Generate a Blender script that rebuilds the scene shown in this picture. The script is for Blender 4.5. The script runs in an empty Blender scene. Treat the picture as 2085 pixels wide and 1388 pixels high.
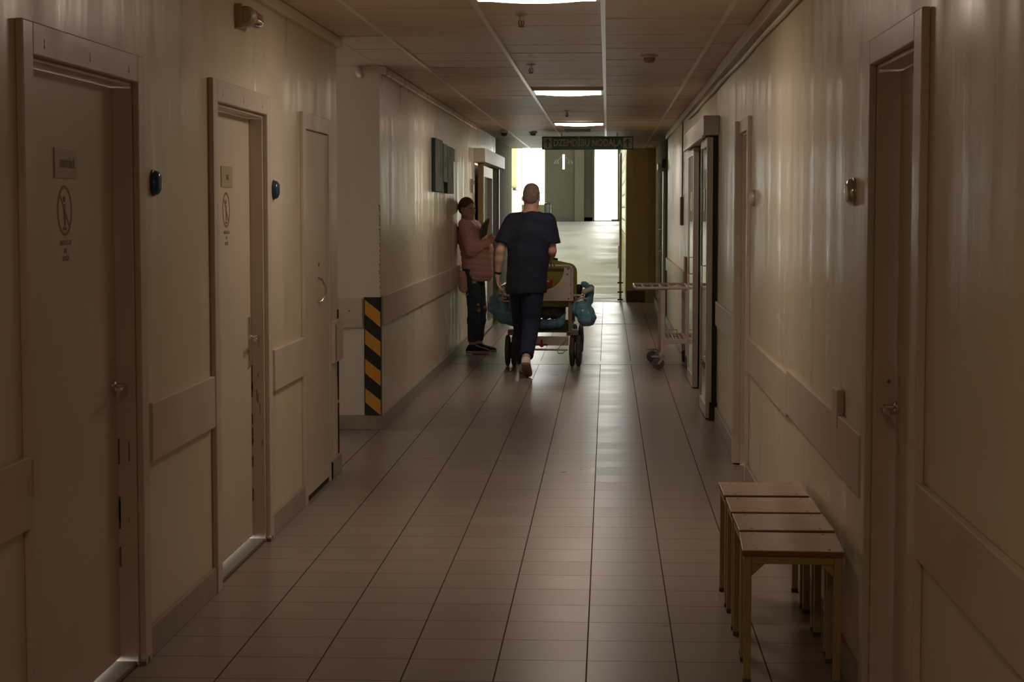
import bpy, bmesh, math, random
import numpy as np
from mathutils import Vector, Matrix

random.seed(7)
C = bpy.context.scene.collection
PI = math.pi
sc = bpy.context.scene

# ------------------------------------------------------------------ camera, world, exposure
F_PX, H = 3830.0, 1.54
pitch = math.atan(270 / F_PX)
yaw = math.atan(194.5 / F_PX * math.cos(pitch))
cam_d = bpy.data.cameras.new('camera')
cam = bpy.data.objects.new('camera', cam_d)
C.objects.link(cam)
cam_d.sensor_width = 36.0
cam_d.lens = 36.0 * F_PX / 2085.0
cam_d.clip_start = 0.05
cam_d.clip_end = 300
cam.location = (0, 0, H)
cam.rotation_euler = (PI / 2 - pitch, 0, yaw)
sc.camera = cam

world = bpy.data.worlds.new('daylight')
sc.world = world
world.use_nodes = True
wb = world.node_tree.nodes['Background']
wb.inputs[0].default_value = (1.0, 0.99, 0.93, 1)
wb.inputs[1].default_value = 9.5

sc.view_settings.view_transform = 'Standard'
sc.view_settings.look = 'None'
sc.view_settings.gamma = 1.0
sc.view_settings.use_curve_mapping = False
sc.view_settings.exposure = 0.12
LAMP = 13.0            # radiance of the ceiling diffusers
LAMP_COL = (1.0, 0.83, 0.66)

CEIL = 2.52
LX, RX = -1.575, 0.80

# ------------------------------------------------------------------ materials
def new_mat(name, col, rough=0.5, metal=0.0, spec=0.5, var=0.0, vscale=3.0, bump=0.0, bscale=20.0,
            stretch=(1, 1, 1), emis=None, estr=0.0, trans=0.0, coat=0.0, sss=0.0, rvar=0.0):
    m = bpy.data.materials.new(name)
    m.use_nodes = True
    nt = m.node_tree
    b = nt.nodes['Principled BSDF']
    b.inputs['Base Color'].default_value = (*col, 1)
    b.inputs['Roughness'].default_value = rough
    b.inputs['Metallic'].default_value = metal
    b.inputs['Specular IOR Level'].default_value = spec
    b.inputs['Transmission Weight'].default_value = trans
    b.inputs['Coat Weight'].default_value = coat
    if sss:
        b.inputs['Subsurface Weight'].default_value = sss
        b.inputs['Subsurface Scale'].default_value = 0.01
    if emis:
        b.inputs['Emission Color'].default_value = (*emis, 1)
        b.inputs['Emission Strength'].default_value = estr
    tc = nt.nodes.new('ShaderNodeTexCoord')
    mp = nt.nodes.new('ShaderNodeMapping')
    mp.inputs['Scale'].default_value = stretch
    nt.links.new(tc.outputs['Object'], mp.inputs[0])
    if var > 0 or rvar > 0:
        n = nt.nodes.new('ShaderNodeTexNoise')
        n.inputs['Scale'].default_value = vscale
        n.inputs['Detail'].default_value = 5
        nt.links.new(mp.outputs[0], n.inputs['Vector'])
        if var > 0:
            r = nt.nodes.new('ShaderNodeMapRange')
            r.inputs['From Min'].default_value = 0.3
            r.inputs['From Max'].default_value = 0.7
            r.inputs['To Min'].default_value = 1 - var
            r.inputs['To Max'].default_value = 1 + var
            nt.links.new(n.outputs['Fac'], r.inputs[0])
            mx = nt.nodes.new('ShaderNodeVectorMath')
            mx.operation = 'SCALE'
            mx.inputs[0].default_value = col
            nt.links.new(r.outputs[0], mx.inputs['Scale'])
            nt.links.new(mx.outputs[0], b.inputs['Base Color'])
        if rvar > 0:
            r2 = nt.nodes.new('ShaderNodeMapRange')
            r2.inputs['From Min'].default_value = 0.3
            r2.inputs['From Max'].default_value = 0.7
            r2.inputs['To Min'].default_value = max(0.02, rough - rvar)
            r2.inputs['To Max'].default_value = rough + rvar
            nt.links.new(n.outputs['Fac'], r2.inputs[0])
            nt.links.new(r2.outputs[0], b.inputs['Roughness'])
    if bump > 0:
        n2 = nt.nodes.new('ShaderNodeTexNoise')
        n2.inputs['Scale'].default_value = bscale
        n2.inputs['Detail'].default_value = 4
        nt.links.new(mp.outputs[0], n2.inputs['Vector'])
        bp = nt.nodes.new('ShaderNodeBump')
        bp.inputs['Strength'].default_value = bump
        bp.inputs['Distance'].default_value = 0.02
        nt.links.new(n2.outputs['Fac'], bp.inputs['Height'])
        nt.links.new(bp.outputs[0], b.inputs['Normal'])
    return m

def paint(name, col, rough=0.36, var=0.07, bump=0.27):
    """glossy oil paint on plaster with vertical roller waves"""
    return new_mat(name, col, rough, spec=0.5, var=var, vscale=2.2, bump=bump, bscale=2.6, stretch=(2.4, 2.4, 0.30), rvar=0.10)

M = dict(
    wall=paint('wall_paint', (0.70, 0.61, 0.455), bump=0.20),
    wall_pale=paint('wall_paint_pale', (0.74, 0.665, 0.54), rough=0.34, bump=0.10),
    wall_right=paint('wall_paint_right', (0.70, 0.615, 0.455)),
    olive=paint('olive_paint', (0.80, 0.70, 0.36)),
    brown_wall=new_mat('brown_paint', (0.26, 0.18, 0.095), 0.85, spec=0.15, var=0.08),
    olive_dark=new_mat('dark_olive_paint', (0.22, 0.175, 0.06), 0.85, spec=0.15, var=0.08),
    hall=paint('hall_paint', (0.36, 0.34, 0.20), rough=0.6),
    hall_grey=paint('hall_grey_paint', (0.22, 0.22, 0.17), rough=0.6),
    rail=new_mat('rail_panel', (0.61, 0.51, 0.43), 0.5, var=0.05, vscale=4, bump=0.08, bscale=6),
    casing=new_mat('casing_paint', (0.62, 0.52, 0.435), 0.38, var=0.05, vscale=5, bump=0.12, bscale=9, rvar=0.08),
    leaf=new_mat('door_paint', (0.64, 0.55, 0.44), 0.42, var=0.06, vscale=1.6, bump=0.08, bscale=3, rvar=0.08),
    plinth=new_mat('plinth_tile', (0.35, 0.29, 0.245), 0.4, var=0.12, vscale=9, bump=0.05, bscale=14),
    ceiling=new_mat('ceiling_panel', (0.74, 0.60, 0.49), 0.42, var=0.08, vscale=3.5, bump=0.05, bscale=8),
    strip=new_mat('ceiling_strip', (0.86, 0.78, 0.68), 0.28),
    ceil_dark=new_mat('ceiling_void', (0.05, 0.04, 0.03), 0.9),
    diffuser=new_mat('lamp_diffuser', (0.9, 0.9, 0.85), 0.5, emis=LAMP_COL, estr=LAMP),
    white=new_mat('white_plastic', (0.70, 0.67, 0.60), 0.4),
    lacquer=new_mat('white_lacquer', (0.62, 0.56, 0.50), 0.35, var=0.05, vscale=8),
    chrome=new_mat('chrome', (0.72, 0.70, 0.68), 0.16, metal=1.0),
    steel=new_mat('steel', (0.50, 0.48, 0.46), 0.35, metal=1.0),
    dark=new_mat('dark_plastic', (0.03, 0.03, 0.03), 0.45),
    crack=new_mat('broken_plaster_edge', (0.035, 0.025, 0.018), 0.95),
    flake=new_mat('bare_plaster', (0.42, 0.30, 0.18), 0.9, var=0.4, vscale=30),
    scuff=new_mat('rust_stain', (0.20, 0.12, 0.06), 0.8, var=0.3, vscale=40),
    yellow=new_mat('safety_yellow', (0.72, 0.34, 0.04), 0.45, var=0.06, vscale=12),
    black=new_mat('safety_black', (0.018, 0.018, 0.02), 0.4),
    orange=new_mat('orange_strip', (0.52, 0.24, 0.04), 0.5),
    blue_plast=new_mat('blue_plastic', (0.02, 0.085, 0.16), 0.22, coat=0.3),
    clear_plast=new_mat('smoky_plastic', (0.16, 0.20, 0.20), 0.2, coat=0.3),
    plate=new_mat('sign_plate', (0.46, 0.385, 0.26), 0.4),
    ink=new_mat('faded_ink', (0.33, 0.28, 0.215), 0.7),
    ink_dark=new_mat('dark_ink', (0.20, 0.15, 0.115), 0.7),
    red_ink=new_mat('red_ink', (0.36, 0.15, 0.11), 0.6),
    red_lens=new_mat('red_lens', (0.42, 0.08, 0.06), 0.25, coat=0.5),
    lens=new_mat('clear_lens', (0.9, 0.75, 0.6), 0.06, trans=0.92),
    sign_green=new_mat('sign_green', (0.035, 0.16, 0.10), 0.35, var=0.15, vscale=8),
    sign_grey=new_mat('sign_text', (0.55, 0.52, 0.44), 0.45),
    seat=new_mat('stool_laminate', (0.52, 0.35, 0.27), 0.24, var=0.1, vscale=4, stretch=(1, 6, 1), bump=0.03, bscale=5),
    ply=new_mat('plywood_edge', (0.21, 0.12, 0.05), 0.55, var=0.2, vscale=30, stretch=(1, 1, 8)),
    stool_leg=new_mat('stool_frame', (0.40, 0.30, 0.15), 0.42, var=0.06, vscale=10),
    rubber=new_mat('rubber', (0.10, 0.08, 0.065), 0.75, var=0.25, vscale=15),
    grey_rubber=new_mat('grey_rubber', (0.12, 0.115, 0.12), 0.55),
    trolley=new_mat('trolley_enamel', (0.66, 0.57, 0.55), 0.3),
    bed_white=new_mat('bed_enamel', (0.70, 0.61, 0.56), 0.4, var=0.04, vscale=10),
    bed_grey=new_mat('bed_frame_grey', (0.27, 0.22, 0.19), 0.45),
    bed_green=new_mat('bed_green_vinyl', (0.30, 0.28, 0.04), 0.42, var=0.08, vscale=6, bump=0.05, bscale=30),
    red=new_mat('red_plastic', (0.40, 0.03, 0.02), 0.4),
    bag=new_mat('blue_polythene', (0.20, 0.44, 0.66), 0.25, var=0.25, vscale=9, trans=0.15, bump=0.6, bscale=16),
    cloth_grey=new_mat('crumpled_blanket', (0.085, 0.07, 0.06), 0.9, var=0.35, vscale=18, bump=0.8, bscale=25),
    aluminium=new_mat('aluminium', (0.56, 0.52, 0.46), 0.35, metal=0.15, var=0.04, vscale=8),
    alu_white=new_mat('white_header', (0.78, 0.75, 0.66), 0.4),
    glass=new_mat('door_glass', (0.36, 0.40, 0.36), 0.025, trans=0.0, spec=1.0),
    brown_door=new_mat('brown_door', (0.16, 0.115, 0.085), 0.5),
    art=new_mat('blue_canvas', (0.17, 0.235, 0.26), 0.6, var=0.5, vscale=5, bump=0.1, bscale=20),
    art_pale=new_mat('pale_canvas', (0.30, 0.31, 0.24), 0.6, var=0.5, vscale=5, bump=0.1, bscale=20),
    art_edge=new_mat('canvas_edge', (0.03, 0.05, 0.065), 0.7),
    ramp=new_mat('ramp_floor', (0.23, 0.235, 0.218), 0.45, var=0.10, vscale=0.9, stretch=(1, 2.2, 1), rvar=0.1),
    blue_plinth=new_mat('hall_plinth', (0.16, 0.19, 0.24), 0.5),
    skin=new_mat('skin', (0.66, 0.39, 0.31), 0.5, sss=0.1, var=0.05, vscale=20),
    skin_face=new_mat('skin_woman', (0.72, 0.44, 0.34), 0.5, sss=0.1, var=0.05, vscale=20),
    eye=new_mat('eye_white', (0.5, 0.45, 0.4), 0.2),
    iris=new_mat('iris', (0.03, 0.02, 0.015), 0.2),
    hair_grey=new_mat('short_grey_brown_hair', (0.36, 0.27, 0.215), 0.8, var=0.3, vscale=60, bump=0.8, bscale=180),
    hair_dark=new_mat('dark_brown_hair', (0.15, 0.10, 0.055), 0.6, var=0.4, vscale=30, stretch=(1, 1, 3), bump=0.6, bscale=70),
    scrubs=new_mat('navy_scrubs', (0.016, 0.020, 0.045), 0.85, var=0.18, vscale=8, bump=0.35, bscale=9),
    trousers=new_mat('navy_trousers', (0.016, 0.022, 0.058), 0.85, var=0.2, vscale=8, bump=0.4, bscale=9, stretch=(1, 1, 0.5)),
    jacket=new_mat('pink_jacket', (0.90, 0.51, 0.51), 0.6, var=0.10, vscale=9, bump=0.35, bscale=14),
    lining=new_mat('jacket_lining', (0.50, 0.22, 0.21), 0.6),
    denim=new_mat('blue_denim', (0.065, 0.095, 0.14), 0.8, var=0.35, vscale=9, bump=0.3, bscale=25),
    shoe_dark=new_mat('dark_shoe', (0.014, 0.013, 0.012), 0.6),
    shoe_white=new_mat('white_shoe', (0.85, 0.78, 0.74), 0.5, var=0.1, vscale=30),
    sole=new_mat('pale_sole', (0.75, 0.62, 0.56), 0.6),
    sole_brown=new_mat('brown_sole', (0.36, 0.19, 0.14), 0.7),
    folder=new_mat('green_folder', (0.008, 0.036, 0.008), 0.5),
    threshold=new_mat('threshold_strip', (0.22, 0.18, 0.15), 0.8),
)

def floor_material():
    m = bpy.data.materials.new('floor_tiles'); m.use_nodes = True
    nt = m.node_tree; N = nt.nodes; L = nt.links
    b = N['Principled BSDF']
    tc = N.new('ShaderNodeTexCoord'); sep = N.new('ShaderNodeSeparateXYZ')
    L.new(tc.outputs['Object'], sep.inputs[0])
    def math_(op, a, bb=None, c=None):
        n = N.new('ShaderNodeMath'); n.operation = op
        for i, v in enumerate((a, bb, c)):
            if v is None: continue
            if isinstance(v, (int, float)): n.inputs[i].default_value = v
            else: L.new(v, n.inputs[i])
        return n.outputs[0]
    S, SY = 0.303, 0.3003
    u = math_('DIVIDE', math_('ADD', sep.outputs[0], 0.065 + 0.303 * 40), S)
    v = math_('DIVIDE', math_('ADD', sep.outputs[1], -6.333 + SY * 60), SY)
    def edge(t):
        fr = math_('FRACT', t)
        return math_('MINIMUM', fr, math_('SUBTRACT', 1.0, fr))
    # wide joints between the runs, narrow butt joints across them
    gu = math_('LESS_THAN', edge(u), 0.0085)
    gv = math_('MULTIPLY', math_('LESS_THAN', edge(v), 0.0085), 0.85)
    g = math_('MAXIMUM', gu, gv)
    cell = N.new('ShaderNodeCombineXYZ')
    L.new(math_('FLOOR', u), cell.inputs[0]); L.new(math_('FLOOR', v), cell.inputs[1])
    wn = N.new('ShaderNodeTexWhiteNoise'); wn.noise_dimensions = '2D'
    L.new(cell.outputs[0], wn.inputs['Vector'])
    noise = N.new('ShaderNodeTexNoise'); noise.inputs['Scale'].default_value = 7; noise.inputs['Detail'].default_value = 6
    L.new(tc.outputs['Object'], noise.inputs['Vector'])
    k = math_('ADD', math_('MULTIPLY', wn.outputs['Value'], 0.10), math_('MULTIPLY', noise.outputs['Fac'], 0.16))
    k = math_('ADD', k, 0.87)
    sc_ = N.new('ShaderNodeVectorMath'); sc_.operation = 'SCALE'
    sc_.inputs[0].default_value = (0.31, 0.255, 0.22)
    L.new(k, sc_.inputs['Scale'])
    mix = N.new('ShaderNodeMix'); mix.data_type = 'RGBA'
    L.new(g, mix.inputs['Factor']); L.new(sc_.outputs[0], mix.inputs['A'])
    mix.inputs['B'].default_value = (0.085, 0.062, 0.045, 1)
    L.new(mix.outputs['Result'], b.inputs['Base Color'])
    rr = math_('ADD', math_('MULTIPLY', noise.outputs['Fac'], 0.04), math_('MULTIPLY', wn.outputs['Value'], 0.04))
    rr = math_('ADD', rr, 0.26)
    L.new(math_('ADD', rr, math_('MULTIPLY', g, 0.4)), b.inputs['Roughness'])
    L.new(math_('MULTIPLY_ADD', g, -0.42, 0.45), b.inputs['Specular IOR Level'])
    return m
M['floor'] = floor_material()

# ------------------------------------------------------------------ mesh builder
class MB:
    def __init__(s): s.v = []; s.f = []; s.m = []
    def add(s, vs, fs, mi=0):
        o = len(s.v); s.v += [tuple(p) for p in vs]; s.f += [tuple(i + o for i in f) for f in fs]; s.m += [mi] * len(fs)
        return s
    def box(s, x0, x1, y0, y1, z0, z1, mi=0):
        x0, x1 = sorted((x0, x1)); y0, y1 = sorted((y0, y1)); z0, z1 = sorted((z0, z1))
        return s.add([(x, y, z) for x in (x0, x1) for y in (y0, y1) for z in (z0, z1)],
                     [(0, 1, 3, 2), (4, 6, 7, 5), (0, 4, 5, 1), (2, 3, 7, 6), (0, 2, 6, 4), (1, 5, 7, 3)], mi)
    def prism(s, pts, axis, a0, a1, mi=0):
        """2D polygon extruded along axis ('x','y','z')"""
        n = len(pts); vs = []
        for a in (a0, a1):
            for (p, q) in pts:
                vs.append({'x': (a, p, q), 'y': (p, a, q), 'z': (p, q, a)}[axis])
        fs = [tuple(range(n)), tuple(range(2 * n - 1, n - 1, -1))] + [(i, (i + 1) % n + 0, (i + 1) % n + n, i + n) for i in range(n)]
        return s.add(vs, fs, mi)
    def tube(s, pts, r, n=10, mi=0, cap=True):
        pts = [Vector(p) for p in pts]; rs = r if isinstance(r, (list, tuple)) else [r] * len(pts)
        vs = []; prev = None
        for i, p in enumerate(pts):
            d = (pts[min(i + 1, len(pts) - 1)] - pts[max(i - 1, 0)]).normalized()
            if prev is None: u = d.orthogonal().normalized()
            else: u = (prev - d * prev.dot(d)).normalized()
            prev = u; w = d.cross(u)
            for k in range(n):
                a = 2 * PI * k / n
                vs.append(p + (u * math.cos(a) + w * math.sin(a)) * rs[i])
        fs = [(i * n + k, i * n + (k + 1) % n, (i + 1) * n + (k + 1) % n, (i + 1) * n + k) for i in range(len(pts) - 1) for k in range(n)]
        if cap: fs += [tuple(range(n - 1, -1, -1)), tuple(range((len(pts) - 1) * n, len(pts) * n))]
        return s.add(vs, fs, mi)
    def lathe(s, c, axis, prof, n=20, mi=0, sc=(1, 1)):
        """prof: (radius, height along axis); radii scaled by sc on the two side axes"""
        ax = Vector(axis).normalized(); c = Vector(c)
        up = Vector((0, 0, 1)) if abs(ax.z) < 0.9 else Vector((0, 1, 0))
        u = ax.cross(up).normalized(); w = ax.cross(u).normalized()
        vs = [c + ax * h + (u * math.cos(2 * PI * k / n) * sc[0] + w * math.sin(2 * PI * k / n) * sc[1]) * r for (r, h) in prof for k in range(n)]
        fs = [(i * n + k, i * n + (k + 1) % n, (i + 1) * n + (k + 1) % n, (i + 1) * n + k) for i in range(len(prof) - 1) for k in range(n)]
        fs += [tuple(range(n - 1, -1, -1)), tuple(range((len(prof) - 1) * n, len(prof) * n))]
        return s.add(vs, fs, mi)
    def build(s, name, mats, parent=None, bevel=0.0, smooth=False, split=False):
        if split:      # every separate piece becomes an object of its own
            par = list(range(len(s.v)))
            def find(i):
                while par[i] != i: par[i] = par[par[i]]; i = par[i]
                return i
            for f in s.f:
                for i in f[1:]: par[find(i)] = find(f[0])
            groups = {}
            for f, m in zip(s.f, s.m): groups.setdefault(find(f[0]), []).append((f, m))
            for fs in groups.values():
                q = MB(); used = sorted({i for f, _ in fs for i in f}); mp = {i: k for k, i in enumerate(used)}
                q.v = [s.v[i] for i in used]; q.f = [tuple(mp[i] for i in f) for f, _ in fs]; q.m = [m for _, m in fs]
                o = q.build(name, mats, parent, bevel, smooth)
            return o
        me = bpy.data.meshes.new(name)
        me.from_pydata(s.v, [], s.f)
        mats = mats if isinstance(mats, (list, tuple)) else [mats]
        for m in mats: me.materials.append(M[m] if isinstance(m, str) else m)
        me.polygons.foreach_set('material_index', s.m)
        bm = bmesh.new(); bm.from_mesh(me)
        bmesh.ops.recalc_face_normals(bm, faces=bm.faces)
        bm.to_mesh(me); bm.free()
        if smooth:
            me.polygons.foreach_set('use_smooth', [True] * len(me.polygons))
            me.set_sharp_from_angle(angle=math.radians(40))
        o = bpy.data.objects.new(name, me); C.objects.link(o)
        if parent is not None:
            o.parent = parent
            o.matrix_parent_inverse = Matrix.Translation(-abs_loc(parent))
        if bevel:
            b = o.modifiers.new('bevel', 'BEVEL'); b.width = bevel; b.segments = 2; b.limit_method = 'ANGLE'
        return o

def abs_loc(o):
    l = Vector(o.location)
    if o.parent: l = l + abs_loc(o.parent) - abs_loc(o.parent)   # parts are built in world coordinates
    return l

def tag(o, label=None, cat=None, group=None, kind=None):
    if label: o['label'] = label
    if cat: o['category'] = cat
    if group: o['group'] = group
    if kind: o['kind'] = kind
    return o

def empty(name, loc, label=None, cat=None, group=None, kind=None):
    o = bpy.data.objects.new(name, None); C.objects.link(o); o.location = loc; o.empty_display_size = 0.1
    return tag(o, label, cat, group, kind)

def text_mesh(name, body, loc, size, rot, mat, parent=None, depth=0.001, sx=1.0, bold=0.0):
    cu = bpy.data.curves.new(name, 'FONT'); cu.body = body; cu.size = size; cu.extrude = depth; cu.offset = bold
    cu.align_x = 'CENTER'; cu.align_y = 'CENTER'; cu.resolution_u = 3
    tmp = bpy.data.objects.new(name + '_tmp', cu); C.objects.link(tmp)
    bpy.context.view_layer.update()
    me = bpy.data.meshes.new_from_object(tmp.evaluated_get(bpy.context.evaluated_depsgraph_get()))
    bpy.data.objects.remove(tmp); bpy.data.curves.remove(cu)
    me.name = name
    mt = Matrix.Translation(loc) @ rot.to_4x4() @ Matrix.Diagonal((sx, 1, 1, 1))
    me.transform(mt); me.materials.clear(); me.materials.append(M[mat])
    o = bpy.data.objects.new(name, me); C.objects.link(o)
    if parent is not None:
        o.parent = parent; o.matrix_parent_inverse = Matrix.Translation(-abs_loc(parent))
    return o

def sub_parent_fix():
    """sub-parts: their parent is a mesh built in world coordinates at the origin of its thing"""
    pass

# rotations that stand a text on a wall: facing +x (left wall), facing -x, facing -y (towards the camera)
ROT_L = Matrix(((0, 0, 1), (1, 0, 0), (0, 1, 0)))
ROT_CAM = Matrix(((1, 0, 0), (0, 0, -1), (0, 1, 0)))

# ------------------------------------------------------------------ large structure
S = dict(kind='structure')
fl = MB(); fl.box(-4.5, 2.0, -3.2, 34.0, -0.1, 0.0)
tag(fl.build('floor', 'floor'), **S)

def wall_run(name, side, x, y0, y1, openings, mat, top=CEIL + 0.1, thick=0.25, holes=()):
    """wall parallel to the corridor; openings (ya, yb, height) become recesses"""
    mb = MB(); xo = x + side * thick
    cuts = [y0]
    y = y0
    for (a, b, h) in openings:
        mb.box(x, xo, y, a, 0, top)
        mb.box(x, xo, a, b, h, top)
        y = b
    mb.box(x, xo, y, y1, 0, top)
    return tag(mb.build(name, mat), **S)

D1 = (5.06, 6.20, 1.955); D2 = (7.48, 8.57, 1.965); D3 = (9.70, 10.50, 1.95)
wall_run('wall_left', -1, LX, -3.0, 10.93, [D1, D2], 'wall')
R1 = (4.88, 5.69, 1.965); R2 = (10.66, 11.28, 1.98); RS = (14.62, 16.08, 2.06)
wall_run('wall_right', 1, RX, -3.0, 25.3, [R1, R2, RS], 'wall_right')
LA = (22.35, 26.3, 2.10)
wall_run('wall_left_rear', -1, LX, 13.0, 22.0, [], 'wall_pale')
wall_run('wall_left_sliding', -1, LX, 22.0, 26.5, [LA], 'wall_pale')
wall_run('wall_left_end', -1, LX, 26.5, 31.0, [], 'olive_dark')
wall_run('wall_right_end', 1, RX - 0.02, 25.3, 31.0, [], 'brown_wall')
tag(MB().box(-4.2, 1.2, -3.2, -3.0, 0, 2.62).build('wall_back', 'wall'), **S)
# recess on the left: its near return, its far front face
tag(MB().box(-4.2, LX - 0.25, 10.68, 10.93, 0, 2.62).build('wall_recess_near', 'wall'), **S)
tag(MB().box(-4.2, LX - 0.25, 13.0, 13.25, 0, 2.62).build('wall_recess_far', 'wall_pale'), **S)
re_ = MB(); re_.box(-4.4, -4.2, 10.68, 13.25, 0, 0.9); re_.box(-4.4, -4.2, 10.68, 13.25, 2.1, 2.62); re_.box(-4.4, -4.2, 10.68, 11.8, 0.9, 2.1); re_.box(-4.4, -4.2, 12.2, 13.25, 0.9, 2.1)
tag(re_.build('wall_recess_end', 'wall_pale'), **S)
wf = MB(); wf.box(-4.32, -4.28, 11.8, 12.2, 0.9, 0.95); wf.box(-4.32, -4.28, 11.8, 12.2, 2.05, 2.1); wf.box(-4.32, -4.28, 11.8, 11.85, 0.95, 2.05); wf.box(-4.32, -4.28, 12.15, 12.2, 0.95, 2.05); wf.box(-4.32, -4.28, 11.85, 12.15, 1.5, 1.53)
tag(wf.build('added_window', 'casing'), **S)  # unseen window, added to bring daylight onto the pillar face
# room seen past the sliding door on the right
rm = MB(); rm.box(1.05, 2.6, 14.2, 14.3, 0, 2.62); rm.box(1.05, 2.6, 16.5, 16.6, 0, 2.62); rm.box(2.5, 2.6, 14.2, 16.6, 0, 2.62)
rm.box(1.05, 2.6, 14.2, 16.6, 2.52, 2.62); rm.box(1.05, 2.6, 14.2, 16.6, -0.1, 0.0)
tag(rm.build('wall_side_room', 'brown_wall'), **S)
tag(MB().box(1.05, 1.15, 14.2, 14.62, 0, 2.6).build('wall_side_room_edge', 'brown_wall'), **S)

# end wall of the corridor: solid panel on the right, wall above the opening
ew = MB(); ew.box(0.31, RX + 0.25, 31.0, 31.15, 0, CEIL + 0.1); ew.box(0.42, 0.44, 30.985, 31.0, 0.18, CEIL)
ew.box(0.66, 0.69, 30.98, 31.0, 0.0, CEIL)
tag(ew.build('wall_end', 'olive'), **S)
tag(MB().box(-4.0, 2.0, 31.0, 31.15, CEIL + 0.005, 4.0).build('wall_end_upper', 'olive'), **S)
tag(MB().box(-1.9, -1.64, 31.0, 31.15, 0, CEIL + 0.1).build('wall_end_left', 'olive'), **S)

# ceiling: planks laid across the corridor, in bays between five long strips
cp = MB()
strips = (-1.262, -0.642, -0.026, 0.598)
bays = [(LX, -1.262), (-1.262, -0.642), (-0.642, -0.026), (-0.026, 0.598), (0.598, RX)]
lights_y = [(1.03, 1.63), (8.33, 8.93), (15.64, 16.24), (21.60, 22.20)]
for bi, (a, b) in enumerate(bays):
    y = -3.0 + random.uniform(-0.05, 0.05)
    while y < 31.0:
        y2 = y + 0.3
        gap = 0.004 if random.random() < 0.85 else 0.010
        skip = bi == 2 and any(l0 - 0.02 < y2 and y < l1 + 0.02 for l0, l1 in lights_y)
        dz = random.uniform(0, 0.003)
        if not skip:
            cp.box(a + 0.002, b - 0.002, y + gap / 2, min(y2 - gap / 2, 31.0), CEIL + dz, CEIL + 0.012 + dz)
        else:
            for l0, l1 in lights_y:
                if y < l0 < y2: cp.box(a + 0.002, b - 0.002, y + gap / 2, l0 - 0.002, CEIL + dz, CEIL + 0.012 + dz)
                if y < l1 < y2: cp.box(a + 0.002, b - 0.002, l1 + 0.002, y2 - gap / 2, CEIL + dz, CEIL + 0.012 + dz)
        y = y2
y = 10.93
while y < 12.99:
    cp.box(-4.2, LX, y, min(y + 0.297, 13.0), CEIL, CEIL + 0.012); y += 0.3
cp.box(-4.4, 1.3, -3.2, 31.0, CEIL + 0.08, CEIL + 0.14, 1)
ceil = tag(cp.build('ceiling', ['ceiling', 'ceil_dark']), **S)
for i, x in enumerate(strips):
    t = MB(); t.box(x - 0.012, x + 0.012, -3.0, 31.0, CEIL - 0.006, CEIL + 0.006)
    tag(t.build(f'trim_{i + 1}', 'strip'), **S)
# cornices, cable duct and conduit where wall meets ceiling
t = MB(); t.box(LX, LX + 0.035, -3.0, 10.93, CEIL - 0.055, CEIL - 0.002); tag(t.build('trim_5', 'wall', bevel=0.004), **S)
t = MB(); t.box(LX, LX + 0.035, 13.0, 22.2, CEIL - 0.055, CEIL - 0.002); tag(t.build('trim_6', 'wall_pale', bevel=0.004), **S)
t = MB(); t.box(RX - 0.045, RX, -3.0, 13.3, CEIL - 0.075, CEIL - 0.002); t.box(RX - 0.035, RX, 13.35, 25.2, CEIL - 0.065, CEIL - 0.002)
tag(t.build('trim_7', 'casing', bevel=0.004), **S)
t = MB(); t.tube([(RX - 0.016, y, CEIL - 0.112 + 0.004 * math.sin(y * 2.1)) for y in np.arange(-2.5, 19.0, 0.5)], 0.011, 8)
o = t.build('cable_conduit', 'white', smooth=True)
tag(o, 'thin cream cable conduit running along the top of the right wall', 'conduit')
# flaking paint line below the far left cornice
fk = MB()
y = 14.2
while y < 21.8:
    w = random.uniform(0.03, 0.16); h = random.uniform(0.006, 0.02)
    zc = CEIL - 0.075 - random.uniform(0, 0.012)
    fk.prism([(y, zc), (y + w * 0.4, zc - h), (y + w, zc - h * 0.3), (y + w * 0.9, zc + h * 0.5), (y + w * 0.3, zc + h * 0.6)], 'x', LX - 0.001, LX + 0.0015)
    y += w + random.uniform(0.0, 0.12)
tag(fk.build('trim_8', 'strip'), **S)

# baseboards (thin tiles)
def board(name, segs, mat='plinth'):
    mb = MB()
    for s_ in segs: mb.box(*s_)
    return tag(mb.build(name, mat, bevel=0.003), **S)
board('baseboard_left', [(LX, LX + 0.018, a, b, 0, 0.105) for a, b in ((-3, 4.97), (6.30, 7.37), (8.67, 9.60), (10.52, 10.95))])
board('baseboard_left_rear', [(LX, LX + 0.016, 13.0, 22.2, 0, 0.10), (-1.95, LX + 0.016, 12.982, 13.0, 0, 0.10), (-4.2, -1.95, 12.985, 13.0, 0, 0.10)])
board('baseboard_right', [(RX - 0.018, RX, a, b, 0, 0.10) for a, b in ((-3, 4.76), (5.80, 10.58), (11.36, 14.5), (16.2, 19.0), (19.3, 20.4), (20.9, 25.3))] +
      [(RX - 0.018, RX, 20.4, 20.9, 0, 0.05)])
board('baseboard_end', [(0.32, 0.62, 30.98, 31.0, 0, 0.19), (RX - 0.045, RX - 0.02, 25.9, 31.0, 0, 0.12)], 'brown_door')

# floor inlay strips that cross the corridor
st = MB(); st.box(LX + 0.02, RX - 0.02, 18.55, 18.95, 0.0, 0.0015); tag(st.build('trim_9', new_mat('joint_strip', (0.27, 0.22, 0.19), 0.3)), **S)
st = MB(); st.box(LX + 0.02, RX - 0.02, 25.08, 25.16, 0.0, 0.002); tag(st.build('trim_10', 'plinth'), **S)

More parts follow.
